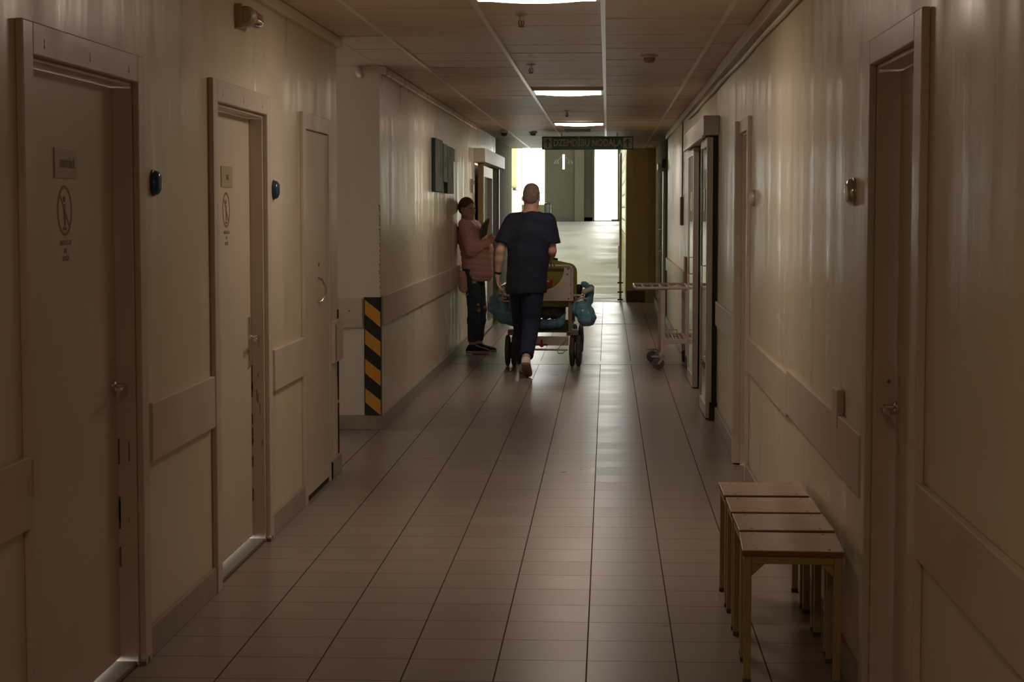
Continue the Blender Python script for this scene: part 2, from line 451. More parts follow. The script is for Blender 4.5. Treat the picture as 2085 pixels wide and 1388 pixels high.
# ------------------------------------------------------------------ the ramp hall beyond the opening
RC, RH0 = 46.0, 1.194
rp = MB()
prof = [(31.0, 0.0), (33.6, 0.03), (36.5, 0.26), (40.0, 0.62), (43.0, 0.91), (RC, RH0), (RC + 0.01, RH0)]
for (a, za), (b, zb) in zip(prof[:-1], prof[1:]):
    rp.add([(-1.66, a, za), (0.32, a, za), (0.32, b, zb), (-1.66, b, zb), (-1.66, a, -0.3), (0.32, a, -0.3), (0.32, b, -0.3), (-1.66, b, -0.3)],
           [(0, 1, 2, 3), (4, 7, 6, 5), (0, 4, 5, 1), (3, 2, 6, 7)])
rp.box(-3.2, 2.0, RC, 50.1, RH0 - 0.1, RH0)
rp.box(-3.2, -1.66, 36.3, RC, 0.9, 1.0); 
tag(rp.build('floor_ramp', 'ramp'), **S)
hw = MB()
# left side wall of the ramp with a tall high window
X0, X1 = -1.85, -1.65
hw.box(X0, X1, 31.15, 32.3, 0, 4); hw.box(X0, X1, 34.3, 36.3, 0, 4)
hw.box(X0, X1, 32.3, 34.3, 0, 1.90); hw.box(X0, X1, 32.3, 34.3, 3.0, 4)
hw.box(-3.3, X0, 36.1, 36.3, 0, 4)
tag(hw.build('wall_ramp_left', 'hall'), **S)
hw = MB(); hw.box(-3.4, -3.2, 36.1, 50.2, 0, 4.0); tag(hw.build('wall_hall_left', 'hall'), **S)
# right side wall with a barred window
hw = MB(); a0, a1 = 0.31, 0.46
hw.box(a0, a1, 31.15, 33.0, 0, 4); hw.box(a0, a1, 33.0, 45.2, 0, 1.05); hw.box(a0, a1, 33.0, 45.2, 3.3, 4); hw.box(a0, a1, 45.2, 46.0, 0, 4)
hw.box(a1, 2.0, 45.8, 46.0, 0, 4)
tag(hw.build('wall_ramp_right', 'hall'), **S)
tag(MB().box(2.0, 2.1, 45.8, 50.2, 0, 4).build('wall_hall_right', 'hall'), **S)
wb_ = MB()
for z in np.arange(1.05, 3.35, 0.25): wb_.box(0.33, 0.37, 33.0, 45.2, z, z + 0.022)
for y in (33.0, 36.05, 39.1, 42.15, 45.16): wb_.box(0.325, 0.375, y, y + 0.04, 1.05, 3.3)
tag(wb_.build('window_1', 'hall_grey'), **S)
# far wall with daylight windows either side of a shaded panel
hf = MB()
hf.box(-3.2, -2.30, 50, 50.2, RH0, 4); hf.box(-2.30, -1.63, 50, 50.2, RH0, 1.62); hf.box(-2.3, -1.63, 50, 50.2, 3.6, 4)
hf.box(-0.376, 0.30, 50, 50.2, 3.6, 4); hf.box(-0.376, 0.30, 50, 50.2, RH0 - 0.05, RH0 + 0.0)
hf.box(0.30, 2.0, 50, 50.2, RH0, 4)
tag(hf.build('wall_hall_far', 'hall'), **S)
hf = MB(); hf.box(-1.63, -0.376, 50, 50.2, RH0, 4); tag(hf.build('wall_hall_panel', 'hall_grey'), **S)
tag(MB().box(-0.87, -0.62, 49.85, 50, RH0, 4).build('trim_13', paint('column_paint', (0.31, 0.31, 0.25), 0.6)), **S)
tag(MB().box(-0.62, -0.40, 49.97, 50, RH0, 4).box(-0.55, -0.47, 49.95, 49.97, 2.18, 2.24).build('trim_14', paint('panel_shade_tone', (0.13, 0.13, 0.11), 0.6)), **S)  # recess shade put into a darker colour on the panel's right part
tag(MB().box(-1.63, -0.87, 49.97, 50, RH0, RH0 + 0.105).box(-0.62, -0.376, 49.97, 50, RH0, RH0 + 0.105).box(0.10, 0.30, 49.9, 50, RH0 - 0.04, RH0 + 0.06).build('baseboard_hall', 'blue_plinth'), **S)
tag(MB().box(-3.4, 2.1, 31.15, 50.2, 3.9, 4.0).build('ceiling_hall', 'hall'), **S)
wf = MB()
for x in (-2.30, -1.67): wf.box(x, x + 0.04, 50.02, 50.08, 1.62, 3.6)
wf.box(-2.3, -1.63, 50.02, 50.08, 1.60, 1.64)
tag(wf.build('window_2', 'hall'), **S)
wf = MB(); wf.box(-0.376, -0.34, 50.02, 50.08, RH0, 3.6); wf.box(0.26, 0.30, 50.02, 50.08, RH0, 3.6); wf.box(-0.376, 0.3, 50.02, 50.08, RH0, RH0 + 0.03)
tag(wf.build('window_3', 'hall'), **S)
wf = MB(); wf.box(-1.78, -1.74, 32.3, 34.3, 1.9, 1.93); wf.box(-1.66, -1.60, 32.9, 34.35, 1.86, 1.90)
tag(wf.build('window_4', 'hall_grey'), **S)

# ------------------------------------------------------------------ doors
def casing(mb, x, side, y0, y1, h, w=0.09, t=0.022):
    """flat architrave proud of the wall around an opening"""
    xi, xo = x, x - side * t
    mb.box(xi, xo, y0 - w, y0, 0, h + w); mb.box(xi, xo, y1, y1 + w, 0, h + w); mb.box(xi, xo, y0, y1, h, h + w)

def ring(mb, c, r, w, x0, x1, n=40, mi=0):
    cy, cz = c
    for k in range(n):
        a, b = 2 * PI * k / n, 2 * PI * (k + 1) / n
        q = [(cy + rr * math.cos(t), cz + rr * math.sin(t)) for rr, t in ((r, a), (r, b), (r - w, b), (r - w, a))]
        mb.prism(q, 'x', x0, x1, mi)

def lever(parent_leaf, x, side, y, z, toward, long_plate=True):
    """lever handle on a long back plate; side: direction the wall faces (+1 = +x)"""
    mb = MB()
    if long_plate: mb.box(x, x + side * 0.006, y - 0.02, y + 0.02, z - 0.14, z + 0.09)
    mb.tube([(x, y, z), (x + side * 0.045, y, z), (x + side * 0.052, y + toward * 0.012, z), (x + side * 0.052, y + toward * 0.115, z - 0.004)], 0.0085, 10)
    mb.lathe((x + side * 0.005, y, z), (side, 0, 0), [(0.018, 0), (0.018, 0.008), (0.012, 0.012)], 14)
    mb.box(x + side * 0.004, x + side * 0.009, y - 0.006, y + 0.006, z - 0.10, z - 0.07)
    return mb.build('door_handle', 'chrome', parent_leaf, smooth=True)

def swing_door(name, y0, y1, h, side, x, rec, hinge_far, with_sign=True, handle='lever', seed=0):
    """side +1: door in the left wall (faces +x); -1: in the right wall"""
    d = empty(name, (x, (y0 + y1) / 2, 0), kind='structure')
    xl = x - side * rec
    f = MB(); casing(f, x, -side, y0, y1, h)
    # lining of the reveal with a rebate stop
    f.box(x + side * 0.001, xl - side * 0.05, y0, y0 + 0.014, 0, h); f.box(x + side * 0.001, xl - side * 0.05, y1 - 0.014, y1, 0, h); f.box(x + side * 0.001, xl - side * 0.05, y0 + 0.014, y1 - 0.014, h - 0.014, h)
    f.build('door_frame', 'casing', d, bevel=0.004)
    th = MB(); th.box(x - side * 0.005, xl - side * 0.05, y0 + 0.015, y1 - 0.015, 0, 0.016); th.build('threshold', 'threshold', d, bevel=0.003)
    lf = MB(); lf.box(xl, xl - side * 0.04, y0 + 0.017, y1 - 0.017, 0.03, h - 0.018)
    leaf = lf.build('door_leaf', 'leaf', d, bevel=0.003)
    return d, leaf, xl

for name, (y0, y1, h), py, pr, hy in (('door_1', D1, 5.62, 5.61, 6.15), ('door_2', D2, 8.03, 8.02, 8.52)):
    d, leaf, xl = swing_door(name, y0, y1, h, 1, LX, 0.06, True)
    hd = lever(leaf, xl, 1, hy - 0.03, 0.955, -1)
    pl = MB(); pl.box(xl, xl + 0.004, py - 0.115, py + 0.115, 1.63, 1.72)
    plate = pl.build('name_plate', 'plate', leaf, bevel=0.001)
    text_mesh('name_text', 'SANITĀRĀ' if name == 'door_1' else 'WC', (xl + 0.0055, py + 0.01, 1.672), 0.034, ROT_L, 'ink', plate, 0.0005)
    sg = MB(); ring(sg, (pr, 1.533), 0.076, 0.0095, xl, xl + 0.0012, mi=0)
    a = math.radians(135); c_, s_ = math.cos(a), math.sin(a)
    q = [(pr + c_ * 0.068 - s_ * 0.0045, 1.533 + s_ * 0.068 + c_ * 0.0045), (pr + c_ * 0.068 + s_ * 0.0045, 1.533 + s_ * 0.068 - c_ * 0.0045),
         (pr - c_ * 0.068 + s_ * 0.0045, 1.533 - s_ * 0.068 - c_ * 0.0045), (pr - c_ * 0.068 - s_ * 0.0045, 1.533 - s_ * 0.068 + c_ * 0.0045)]
    sg.prism(q, 'x', xl, xl + 0.0012)
    # small standing figure behind the bar
    sg.lathe((xl, pr - 0.004, 1.567), (1, 0, 0), [(0.010, 0.0), (0.010, 0.0010)], 14, 1)
    sg.prism([(pr - 0.016, 1.553), (pr + 0.006, 1.553), (pr + 0.010, 1.52), (pr + 0.009, 1.487), (pr - 0.006, 1.487), (pr - 0.010, 1.52)], 'x', xl, xl + 0.0010, 1)
    sg.prism([(pr - 0.018, 1.484), (pr + 0.018, 1.484), (pr + 0.018, 1.474), (pr - 0.018, 1.474)], 'x', xl, xl + 0.0010, 1)
    sg.build('prohibition_sign', ['red_ink', 'ink_dark'], leaf)
    for k, tx in enumerate(('AIZLIEGTS', 'IET', 'IEKŠĀ')):
        text_mesh('sign_text', tx, (xl + 0.0008, pr + 0.004, 1.436 - k * 0.024), 0.021, ROT_L, 'ink', leaf, 0.0004, sx=1.25)
    # screws and chips on frame
    ch = MB()
    for k in range(8 if name == 'door_2' else 2):
        z = random.uniform(0.1, 0.95); w = random.uniform(0.001, 0.004); yy = y1 - 0.014
        xx = random.uniform(LX - 0.055, LX - 0.01)
        ch.box(xx, xx + w, yy - 0.0012, yy, z, z + random.uniform(0.01, 0.10))
    for k in range(7 if name == 'door_2' else 4):
        z = random.uniform(0.15, 0.9)
        ch.box(LX - 0.0595, LX - 0.054, y1 - 0.0165, y1 - 0.013, z, z + random.uniform(0.03, 0.12))
    ch.box(LX - 0.02, LX + 0.023, y1 - 0.01, y1 + 0.001, 0, 0.018); ch.box(LX - 0.001, LX + 0.0235, y1 + 0.03, y1 + 0.05, 0, 0.02)
    ch.build('paint_chips', 'scuff', d)
    sw = MB()
    for yy in np.linspace(y0 + 0.1, y1 - 0.12, 3): sw.lathe((LX + 0.022, yy, h + 0.028), (1, 0, 0), [(0.004, 0), (0.004, 0.0008)], 8); sw.box(LX + 0.022, LX + 0.0226, yy - 0.001, yy + 0.001, h + 0.028, h + 0.05)
    sw.build('casing_screws', 'scuff', d)
# hinge of door 1 on its near jamb
hg = MB(); hg.tube([(LX + 0.028, 4.99, 0.76), (LX + 0.028, 4.99, 0.86)], 0.008, 8)
hg.build('door_hinge', 'casing', bpy.data.objects['door_1'], smooth=True)

# door 3: flush cupboard door with a bow handle
y0, y1, h = D3
d = empty('door_3', (LX, (y0 + y1) / 2, 0), kind='structure')
f = MB(); casing(f, LX, -1, y0, y1, h, 0.085, 0.018); f.build('door_frame', 'casing', d, bevel=0.003)
lf = MB(); lf.box(LX + 0.001, LX + 0.012, y0 + 0.006, y1 - 0.004, 0.03, h - 0.006)
leaf = lf.build('door_leaf', 'leaf', d, bevel=0.003)
gp = MB(); gp.box(LX + 0.001, LX + 0.006, y0 + 0.01, y1 - 0.01, 0.0, 0.028); gp.build('door_gap', 'crack', d)
hb = MB(); hb.tube([(LX + 0.012, 10.13 - 0.02, 1.165), (LX + 0.03, 10.13 + 0.0, 1.155), (LX + 0.046, 10.13 + 0.01, 1.12), (LX + 0.05, 10.13 + 0.012, 1.098), (LX + 0.046, 10.13 + 0.01, 1.07), (LX + 0.03, 10.13, 1.04), (LX + 0.012, 10.13 - 0.02, 1.03)], 0.0055, 8)
hb.build('door_handle', 'steel', leaf, smooth=True)
kh = MB(); kh.lathe((LX + 0.012, 10.13, 1.235), (1, 0, 0), [(0.012, 0), (0.012, 0.003)], 12); kh.box(LX + 0.012, LX + 0.016, 10.13, 10.15, 1.232, 1.238); kh.build('keyhole', 'ink_dark', leaf)

# right wall doors
def right_door(name, y0, y1, h, rec, w_near, w_far, handle=True, proud=0.022, far_proud=None):
    d = empty(name, (RX, (y0 + y1) / 2, 0), kind='structure')
    f = MB(); fp = far_proud or proud
    f.box(RX, RX - proud, y0 - w_near, y0, 0, h + 0.075); f.box(RX, RX - fp, y1, y1 + w_far, 0, h + 0.075); f.box(RX, RX - proud, y0, y1, h, h + 0.075)
    xl = RX + rec
    f.box(RX - 0.001, xl + 0.05, y0, y0 + 0.014, 0, h); f.box(RX - 0.001, xl + 0.05, y1 - 0.014, y1, 0, h); f.box(RX - 0.001, xl + 0.05, y0 + 0.014, y1 - 0.014, h - 0.014, h)
    f.build('door_frame', 'casing', d, bevel=0.004)
    lf = MB(); lf.box(xl, xl + 0.04, y0 + 0.017, y1 - 0.017, 0.012, h - 0.018)
    leaf = lf.build('door_leaf', 'leaf', d, bevel=0.003)
    return d, leaf, xl
d, leaf, xl = right_door('door_4', *R1, 0.068, 0.12, 0.085)
lever(leaf, xl, -1, 5.62, 0.95, -1)
kp = MB(); kp.box(RX + 0.02, RX + 0.066, 5.674, 5.676, 0.90, 1.06); kp.build('strike_plate', 'casing', d)
ks = MB(); ks.lathe((RX + 0.045, 5.674, 1.022), (0, -1, 0), [(0.006, 0), (0.006, 0.001)], 10); ks.build('strike_screw', 'ink_dark', d)
d, leaf, xl = right_door('door_5', *R2, 0.06, 0.075, 0.10, far_proud=0.045)
ft = MB(); ft.box(RX - 0.05, RX - 0.001, R2[1], R2[1] + 0.06, 0, 0.014); ft.build('frame_foot', 'plinth', d)
# door at far right, seen as a brown recess with two pulls
d = empty('door_6', (RX - 0.02, 27.3, 0), kind='structure')
f = MB(); f.box(RX - 0.05, RX - 0.02, 25.55, 25.95, 0, 2.04); f.build('door_frame', 'aluminium', d, bevel=0.004)
lf = MB(); lf.box(RX - 0.04, RX - 0.02, 25.95, 27.4, 0.02, 2.0); leaf = lf.build('door_leaf', 'brown_wall', d)
for z in (0.95, 1.25):
    hb = MB(); hb.tube([(RX - 0.04, 26.1, z), (RX - 0.09, 26.1, z), (RX - 0.09, 26.16, z)], 0.008, 8); hb.build('door_handle', 'chrome', leaf, smooth=True)
cl = MB(); cl.box(RX - 0.12, RX - 0.02, 25.6, 26.1, 2.06, 2.14); cl.box(RX - 0.07, RX - 0.02, 25.5, 25.56, 2.08, 2.2, 1)
cl.build('door_closer', ['casing', 'dark'], d, bevel=0.004)

# sliding door on the right: header, two leaves slid open, seen edge on
d = empty('door_7', (RX, 15.35, 0), kind='structure')
hd = MB(); hd.box(RX - 0.115, RX, 13.62, 17.2, 2.065, 2.205); hd.build('header_box', 'aluminium', d, bevel=0.006)
tr = MB(); tr.box(RX - 0.118, RX - 0.10, 13.7, 17.2, 2.052, 2.066); tr.build('header_track', 'alu_white', d)
jb = MB(); jb.box(RX - 0.005, RX + 0.25, 14.62, 14.66, 0, 2.06); jb.box(RX - 0.005, RX + 0.25, 16.04, 16.08, 0, 2.06); jb.box(RX - 0.005, RX + 0.25, 14.66, 16.04, 2.02, 2.06); jb.build('door_frame', 'aluminium', d)
for (ya, yb, xa, xb) in ((13.72, 14.62, RX - 0.082, RX - 0.038), (16.10, 17.15, RX - 0.072, RX - 0.026)):
    lf = MB(); w = 0.055
    lf.box(xa, xb, ya, ya + w, 0.012, 2.055); lf.box(xa, xb, yb - w, yb, 0.012, 2.055); lf.box(xa, xb, ya + w, yb - w, 0.012, 0.10); lf.box(xa, xb, ya + w, yb - w, 1.99, 2.055)
    leaf = lf.build('sliding_leaf', 'aluminium', d, bevel=0.003)
    g = MB(); g.box(xa + 0.008, xb - 0.008, ya + w, yb - w, 0.10, 1.99); g.build('glass_pane', 'glass', leaf)
    st_ = MB(); st_.box(xa + 0.004, xa + 0.008, (ya + yb) / 2 - 0.07, (ya + yb) / 2 + 0.07, 1.52, 1.68); st_.build('sticker', 'white', leaf)
    hh = MB(); hh.tube([(xa, ya + 0.08, 0.98), (xa - 0.03, ya + 0.08, 0.98), (xa - 0.03, ya + 0.08, 1.12), (xa, ya + 0.08, 1.12)], 0.006, 8); hh.build('door_handle', 'chrome', leaf, smooth=True)
bs = MB(); bs.box(RX - 0.055, RX, 13.66, 13.74, 0, 0.13); bs.build('floor_guide', 'crack', d)
sh = MB(); sh.box(RX - 0.036, RX - 0.001, 13.78, 14.6, 0.02, 2.06); sh.build('leaf_gap_shade', 'dark', d)  # dark block stands for the shade between leaf and wall

# sliding door on the left
d = empty('door_8', (LX, 24.3, 0), kind='structure')
hd = MB(); hd.box(LX, LX + 0.135, 22.2, 26.45, 2.085, 2.25); hd.build('header_box', 'alu_white', d, bevel=0.006)
bl = MB(); bl.box(LX - 0.10, LX - 0.06, 22.37, 26.28, 0.0, 2.08); bleaf = bl.build('fixed_leaf', 'brown_door', d)
o_ = MB(); o_.box(LX - 0.06, LX - 0.045, 22.46, 22.60, 0.1, 1.55); o_.build('edge_strip', 'orange', bleaf)
ps_ = MB(); ps_.box(LX + 0.03, LX + 0.09, 22.45, 22.62, 0, 2.085); ps_.build('door_post', 'brown_wall', d, bevel=0.003)
xa, xb = LX + 0.04, LX + 0.085
lf = MB(); lf.box(xa, xb, 22.68, 22.78, 0.02, 2.05); lf.box(xa, xb, 24.38, 24.46, 0.02, 2.05); lf.box(xa, xb, 22.78, 24.38, 0.02, 0.12); lf.box(xa, xb, 22.78, 24.38, 1.92, 2.05)
leaf = lf.build('sliding_leaf', 'aluminium', d, bevel=0.003)
g = MB(); g.prism([(xb - 0.004, 22.78), (xb - 0.036, 24.38), (xb - 0.042, 24.38), (xb - 0.010, 22.78)], 'z', 0.12, 1.92); g.build('glass_pane', 'glass', leaf)
bp_ = MB(); bp_.box(LX, LX + 0.05, 24.6, 26.3, 0, 2.085); bp_.build('side_panel', 'olive_dark', d, bevel=0.003)
vs = MB(); vs.box(LX + 0.05, LX + 0.065, 26.25, 26.35, 0, 2.085); vs.build('edge_bead', 'aluminium', d)

# open glazed door leaf at the ramp, seen edge on, with its hinges
d = empty('door_9', (0.22, 31.4, 0), kind='structure')
lf = MB(); lf.box(0.200, 0.236, 31.2, 31.26, 0.03, 2.45); lf.box(0.200, 0.236, 32.0, 32.06, 0.03, 2.45); lf.box(0.200, 0.236, 31.26, 32.0, 0.03, 0.12); lf.box(0.200, 0.236, 31.26, 32.0, 2.38, 2.45)
leaf = lf.build('door_leaf', 'aluminium', d, bevel=0.003)
g = MB(); g.box(0.214, 0.222, 31.26, 32.0, 0.12, 2.38); g.build('glass_pane', 'glass', leaf)
for z in (0.02, 0.145, 0.30):
    hb = MB(); hb.tube([(0.17, 31.19, z + 0.012), (0.26, 31.19, z + 0.012)], 0.012, 8); hb.build('door_bracket', 'dark', leaf, smooth=True)
hb = MB(); hb.tube([(0.185, 31.18, 0.55), (0.185, 31.18, 0.92)], 0.009, 8); hb.box(0.185, 0.2, 31.175, 31.2, 0.56, 0.58); hb.box(0.185, 0.2, 31.175, 31.2, 0.89, 0.91); hb.build('door_handle', 'chrome', leaf, smooth=True)

# ------------------------------------------------------------------ wall guard rails (each board a thing)
def guard(side, x, y0, y1, z0, z1, label, mat='rail'):
    mb = MB(); x1 = x - side * 0.022
    mb.box(x, x1, y0, y1, z0, z1)
    o = mb.build('wall_guard', mat, bevel=0.004)
    return tag(o, label, 'wall guard')
guard(-1, LX, 2.0, 4.965, 0.675, 0.872, 'brown wall guard board at the left picture edge, before the nearest left door')
guard(-1, LX, 6.34, 7.37, 0.672, 0.875, 'brown wall guard board between the two left doors with prohibition signs')
guard(-1, LX, 8.73, 9.60, 0.682, 0.878, 'short wall guard board between second left door and cupboard door')
guard(-1, LX, 13.04, 18.6, 0.728, 0.932, 'long wall guard board along left wall beyond the striped corner, behind the woman', 'rail')
guard(-1, LX, 18.64, 21.9, 0.735, 0.94, 'pale wall guard board on left wall behind the woman, up to sliding door', 'casing')
g = MB(); g.box(-3.4, -1.70, 12.978, 13.0, 0.715, 0.915); g.lathe((-1.79, 12.978, 0.83), (0, -1, 0), [(0.006, 0), (0.006, 0.001)], 10, 1)
tag(g.build('wall_guard', ['rail', 'ink_dark'], bevel=0.003), 'wall guard board on the pillar face left of the striped strip', 'wall guard')
guard(1, RX, 2.0, 4.75, 0.66, 0.85, 'wall guard board at right picture edge, on the near side of the right door')
guard(1, RX, 8.2, 10.56, 0.632, 0.822, 'wall guard board behind the stools, the half farther from the near right door')
guard(1, RX, 5.82, 8.19, 0.648, 0.842, 'wall guard board above the stools, reaching the near right door casing')
guard(1, RX, 11.5, 13.6, 0.70, 0.872, 'pale wall guard board between narrow right door and sliding door', 'casing')
guard(1, RX, 19.35, 25.2, 0.72, 0.885, 'pale wall guard board on far right wall behind the trolley', 'casing')
# cover strip on guard edge + socket box over the rail
bx = MB(); bx.box(RX, RX - 0.026, 6.36, 6.50, 0.80, 0.93)
o = bx.build('wall_box', 'casing', bevel=0.006); tag(o, 'small cream cable box on right wall, straddling the guard board above the stools', 'box')
for k, (yy, zz) in enumerate(((6.62, 0.79), (8.05, 0.80))):
    pass
bx = MB(); bx.box(LX + 0.0, LX + 0.035, 10.56, 10.90, 0.665, 0.895); bx.box(LX + 0.035, LX + 0.038, 10.60, 10.62, 0.68, 0.88, 1)
o = bx.build('wall_box', ['casing', 'ink_dark'], bevel=0.004); tag(o, 'flat cream metal box on left wall corner, beside cupboard door', 'box')
# broken plaster edge of the left corner, below and above that box
ck = MB(); 
for (a, b, w) in ((0.90, 0.95, 0.02), (0.18, 0.40, 0.022), (0.42, 0.50, 0.014), (0.50, 0.66, 0.026), (0.10, 0.20, 0.010)):
    n = 5; pts = []
    for i in range(n + 1): pts.append((10.931 + 0.0, a + (b - a) * i / n))
    prof_r = [(LX + 0.002 - w * random.uniform(0.55, 1.0), a + (b - a) * i / n) for i in range(n + 1)]
    poly = [(LX + 0.004, a), (LX + 0.004, b)] + prof_r[::-1]
    ck.prism(poly, 'y', 10.905, 10.934)
    ck.prism([(10.935 - w * random.uniform(0.6, 2.2), a), (10.935, a), (10.935, b), (10.935 - w * random.uniform(0.6, 2.2), b), (10.935 - w * random.uniform(0.3, 2.6), (a + b) / 2)], 'x', LX, LX + 0.004)
tag(ck.build('trim_11', 'crack'), **S)
ck = MB()
for i in range(26):
    z = 0.95 + i * 0.024 + random.uniform(-0.008, 0.008); w = random.uniform(0.004, 0.013)
    ck.prism([(LX + 0.002, z), (LX + 0.002, z + random.uniform(0.01, 0.03)), (LX - w, z + 0.014), (LX - w * 0.6, z + 0.002)], 'y', 12.996, 13.004)
tag(ck.build('trim_12', 'flake'), **S)

# ------------------------------------------------------------------ hazard strip on the pillar corner
xs0, xs1, zs0, zs1 = -1.685, LX + 0.004, 0.105, 0.925
hz = empty('hazard_strip', (-1.63, 12.99, zs0), 'black and orange-yellow diagonal striped corner protector on the left pillar', 'corner protector')
base = MB(); base.box(xs0, xs1, 12.968, 12.981, zs0, zs1); base.box(LX, xs1 + 0.002, 12.968, 13.03, zs0, zs1)
ob = base.build('backing', 'black', hz)
n = 4; per = (zs1 - zs0) / n
def clip(poly, lo, hi):
    def cut(P, f):
        out = []
        for i in range(len(P)):
            a, b = P[i], P[(i + 1) % len(P)]
            fa, fb = f(a), f(b)
            if fa >= 0: out.append(a)
            if fa * fb < 0: t = fa / (fa - fb); out.append((a[0] + (b[0] - a[0]) * t, a[1] + (b[1] - a[1]) * t))
        return out
    return cut(cut(poly, lambda p: p[1] - lo), lambda p: hi - p[1])
for i in range(5):
    zt = zs1 - 0.018 - i * per
    poly = [(xs0 + 0.006, zt), (xs1 - 0.001, zt - 0.085), (xs1 - 0.001, zt - 0.085 - 0.105), (xs0 + 0.006, zt - 0.100)]
    poly = clip(poly, zs0 + 0.002, zs1 - 0.002)
    if len(poly) > 2:
        mb = MB(); mb.prism(poly, 'y', 12.9665, 12.968); mb.build('stripe', 'yellow', hz)
scw = MB()
for z in (0.25, 0.43, 0.66): scw.lathe((-1.655, 12.9665, z), (0, -1, 0), [(0.006, 0), (0.005, 0.002)], 10)
scw.build('screw', 'steel', hz, split=True)

# orange strip on the far right wall
o = MB().box(RX - 0.02, RX, 19.02, 19.28, 0.12, 1.05).build('corner_strip', 'orange', bevel=0.003)
tag(o, 'orange vertical protector strip low on right wall behind the trolley', 'corner protector')

# ------------------------------------------------------------------ ceiling lights
for i, (l0, l1) in enumerate(lights_y):
    lab = ('added unseen fill panel on the ceiling, above the camera', 'large lit ceiling panel at the top edge of the picture, nearest of three',
           'lit ceiling panel in the middle of the corridor, second of three',
           'lit ceiling panel farthest away, just before the vent and hanging sign')[i]
    t = empty('ceiling_light', (-0.35, (l0 + l1) / 2, CEIL), lab, 'ceiling light', 'ceiling lights')
    f = MB(); a, b = -0.628, -0.04; w = 0.018
    f.box(a, b, l0, l0 + w, CEIL - 0.012, CEIL + 0.03); f.box(a, b, l1 - w, l1, CEIL - 0.012, CEIL + 0.03)
    f.box(a, a + w, l0 + w, l1 - w, CEIL - 0.012, CEIL + 0.03); f.box(b - w, b, l0 + w, l1 - w, CEIL - 0.012, CEIL + 0.03)
    f.build('light_frame', 'strip', t)
    dm = MB()
    nseg = 8
    for k in range(nseg):   # shallow prismatic bowl
        u0, u1 = k / nseg, (k + 1) / nseg
        za = CEIL - 0.006 - 0.016 * math.sin(PI * u0); zb = CEIL - 0.006 - 0.016 * math.sin(PI * u1)
        xa_, xb_ = a + w + (b - a - 2 * w) * u0, a + w + (b - a - 2 * w) * u1
        dm.add([(xa_, l0 + w, za), (xb_, l0 + w, zb), (xb_, l1 - w, zb), (xa_, l1 - w, za), (xa_, l0 + w, CEIL + 0.02), (xb_, l0 + w, CEIL + 0.02), (xb_, l1 - w, CEIL + 0.02), (xa_, l1 - w, CEIL + 0.02)],
               [(0, 1, 2, 3), (4, 7, 6, 5), (0, 4, 5, 1), (3, 2, 6, 7)])
    dm.build('diffuser', new_mat('added_fill_diffuser', (0.9, 0.85, 0.7), 0.5, emis=(1.0, 0.76, 0.52), estr=LAMP * 1.05) if i == 0 else 'diffuser', t)  # first panel is unseen, added to brighten the near corridor

# pendant in the hall beyond the ramp
t = empty('hanging_lamp', (-1.13, 48.5, 3.9), 'tubular lamp hanging before the grey panel beyond the ramp', 'lamp')
mb = MB(); mb.tube([(-1.13, 48.5, 3.9), (-1.13, 48.5, 2.92)], 0.012, 8); mb.tube([(-1.30, 48.5, 2.75), (-1.13, 48.5, 2.93), (-0.97, 48.5, 2.75)], 0.012, 8); mb.build('bracket', 'hall_grey', t)
mb = MB(); mb.tube([(-1.13, 48.5, 2.92), (-1.13, 48.5, 2.54)], 0.03, 10); mb.build('tube', new_mat('tube_glow', (1, 1, 1), emis=(1, 1, 0.9), estr=1.2), t, smooth=True)
mb = MB(); mb.lathe((-1.31, 48.5, 2.68), (0, 0, 1), [(0.07, 0), (0.02, 0.10)], 12); mb.lathe((-0.96, 48.5, 2.68), (0, 0, 1), [(0.07, 0), (0.02, 0.10)], 12); mb.build('shade', 'hall_grey', t, smooth=True, split=True)
# bin on the landing
t = empty('waste_bin', (-1.53, 48.2, RH0), 'slim dark green waste bin standing at the top of the ramp', 'bin')
mb = MB(); mb.lathe((-1.53, 48.2, RH0), (0, 0, 1), [(0.075, 0), (0.082, 0.02), (0.085, 0.44)], 18); mb.build('bin_body', new_mat('bin_green', (0.10, 0.13, 0.11), 0.4), t, smooth=True)
mb = MB(); mb.lathe((-1.53, 48.2, RH0 + 0.44), (0, 0, 1), [(0.09, 0), (0.092, 0.03), (0.06, 0.055)], 18); mb.build('bin_lid', 'dark', t, smooth=True)

# ------------------------------------------------------------------ hanging direction sign
t = empty('hanging_sign', (-0.26, 24.6, 2.39), 'green hanging sign with DZEMDĪBU NODAĻA and two up arrows over the corridor', 'sign')
mb = MB(); mb.box(-0.855, 0.33, 24.58, 24.62, 2.30, 2.472); mb.build('sign_board', 'sign_green', t, bevel=0.003)
mb = MB()
for x in (-0.6, 0.12): mb.tube([(x, 24.6, 2.47), (x, 24.6, CEIL)], 0.006, 8)
mb.build('hanger', 'steel', t, smooth=True, split=True)
mb = MB(); mb.box(-0.835, -0.725, 24.577, 24.58, 2.315, 2.455); mb.box(0.20, 0.315, 24.577, 24.58, 2.315, 2.455); mb.build('arrow_panel', 'sign_grey', t, split=True)
for x in (-0.78, 0.258):
    mb = MB(); mb.prism([(x - 0.045, 2.39), (x, 2.445), (x + 0.045, 2.39), (x + 0.045, 2.375), (x + 0.012, 2.405), (x + 0.012, 2.33), (x - 0.012, 2.33), (x - 0.012, 2.405), (x - 0.045, 2.375)], 'y', 24.574, 24.577)
    mb.build('arrow', 'sign_green', t)
text_mesh('sign_text', 'DZEMDĪBU NODAĻA', (-0.262, 24.578, 2.386), 0.125, ROT_CAM, 'sign_grey', t, 0.001, sx=0.74, bold=0.0035)

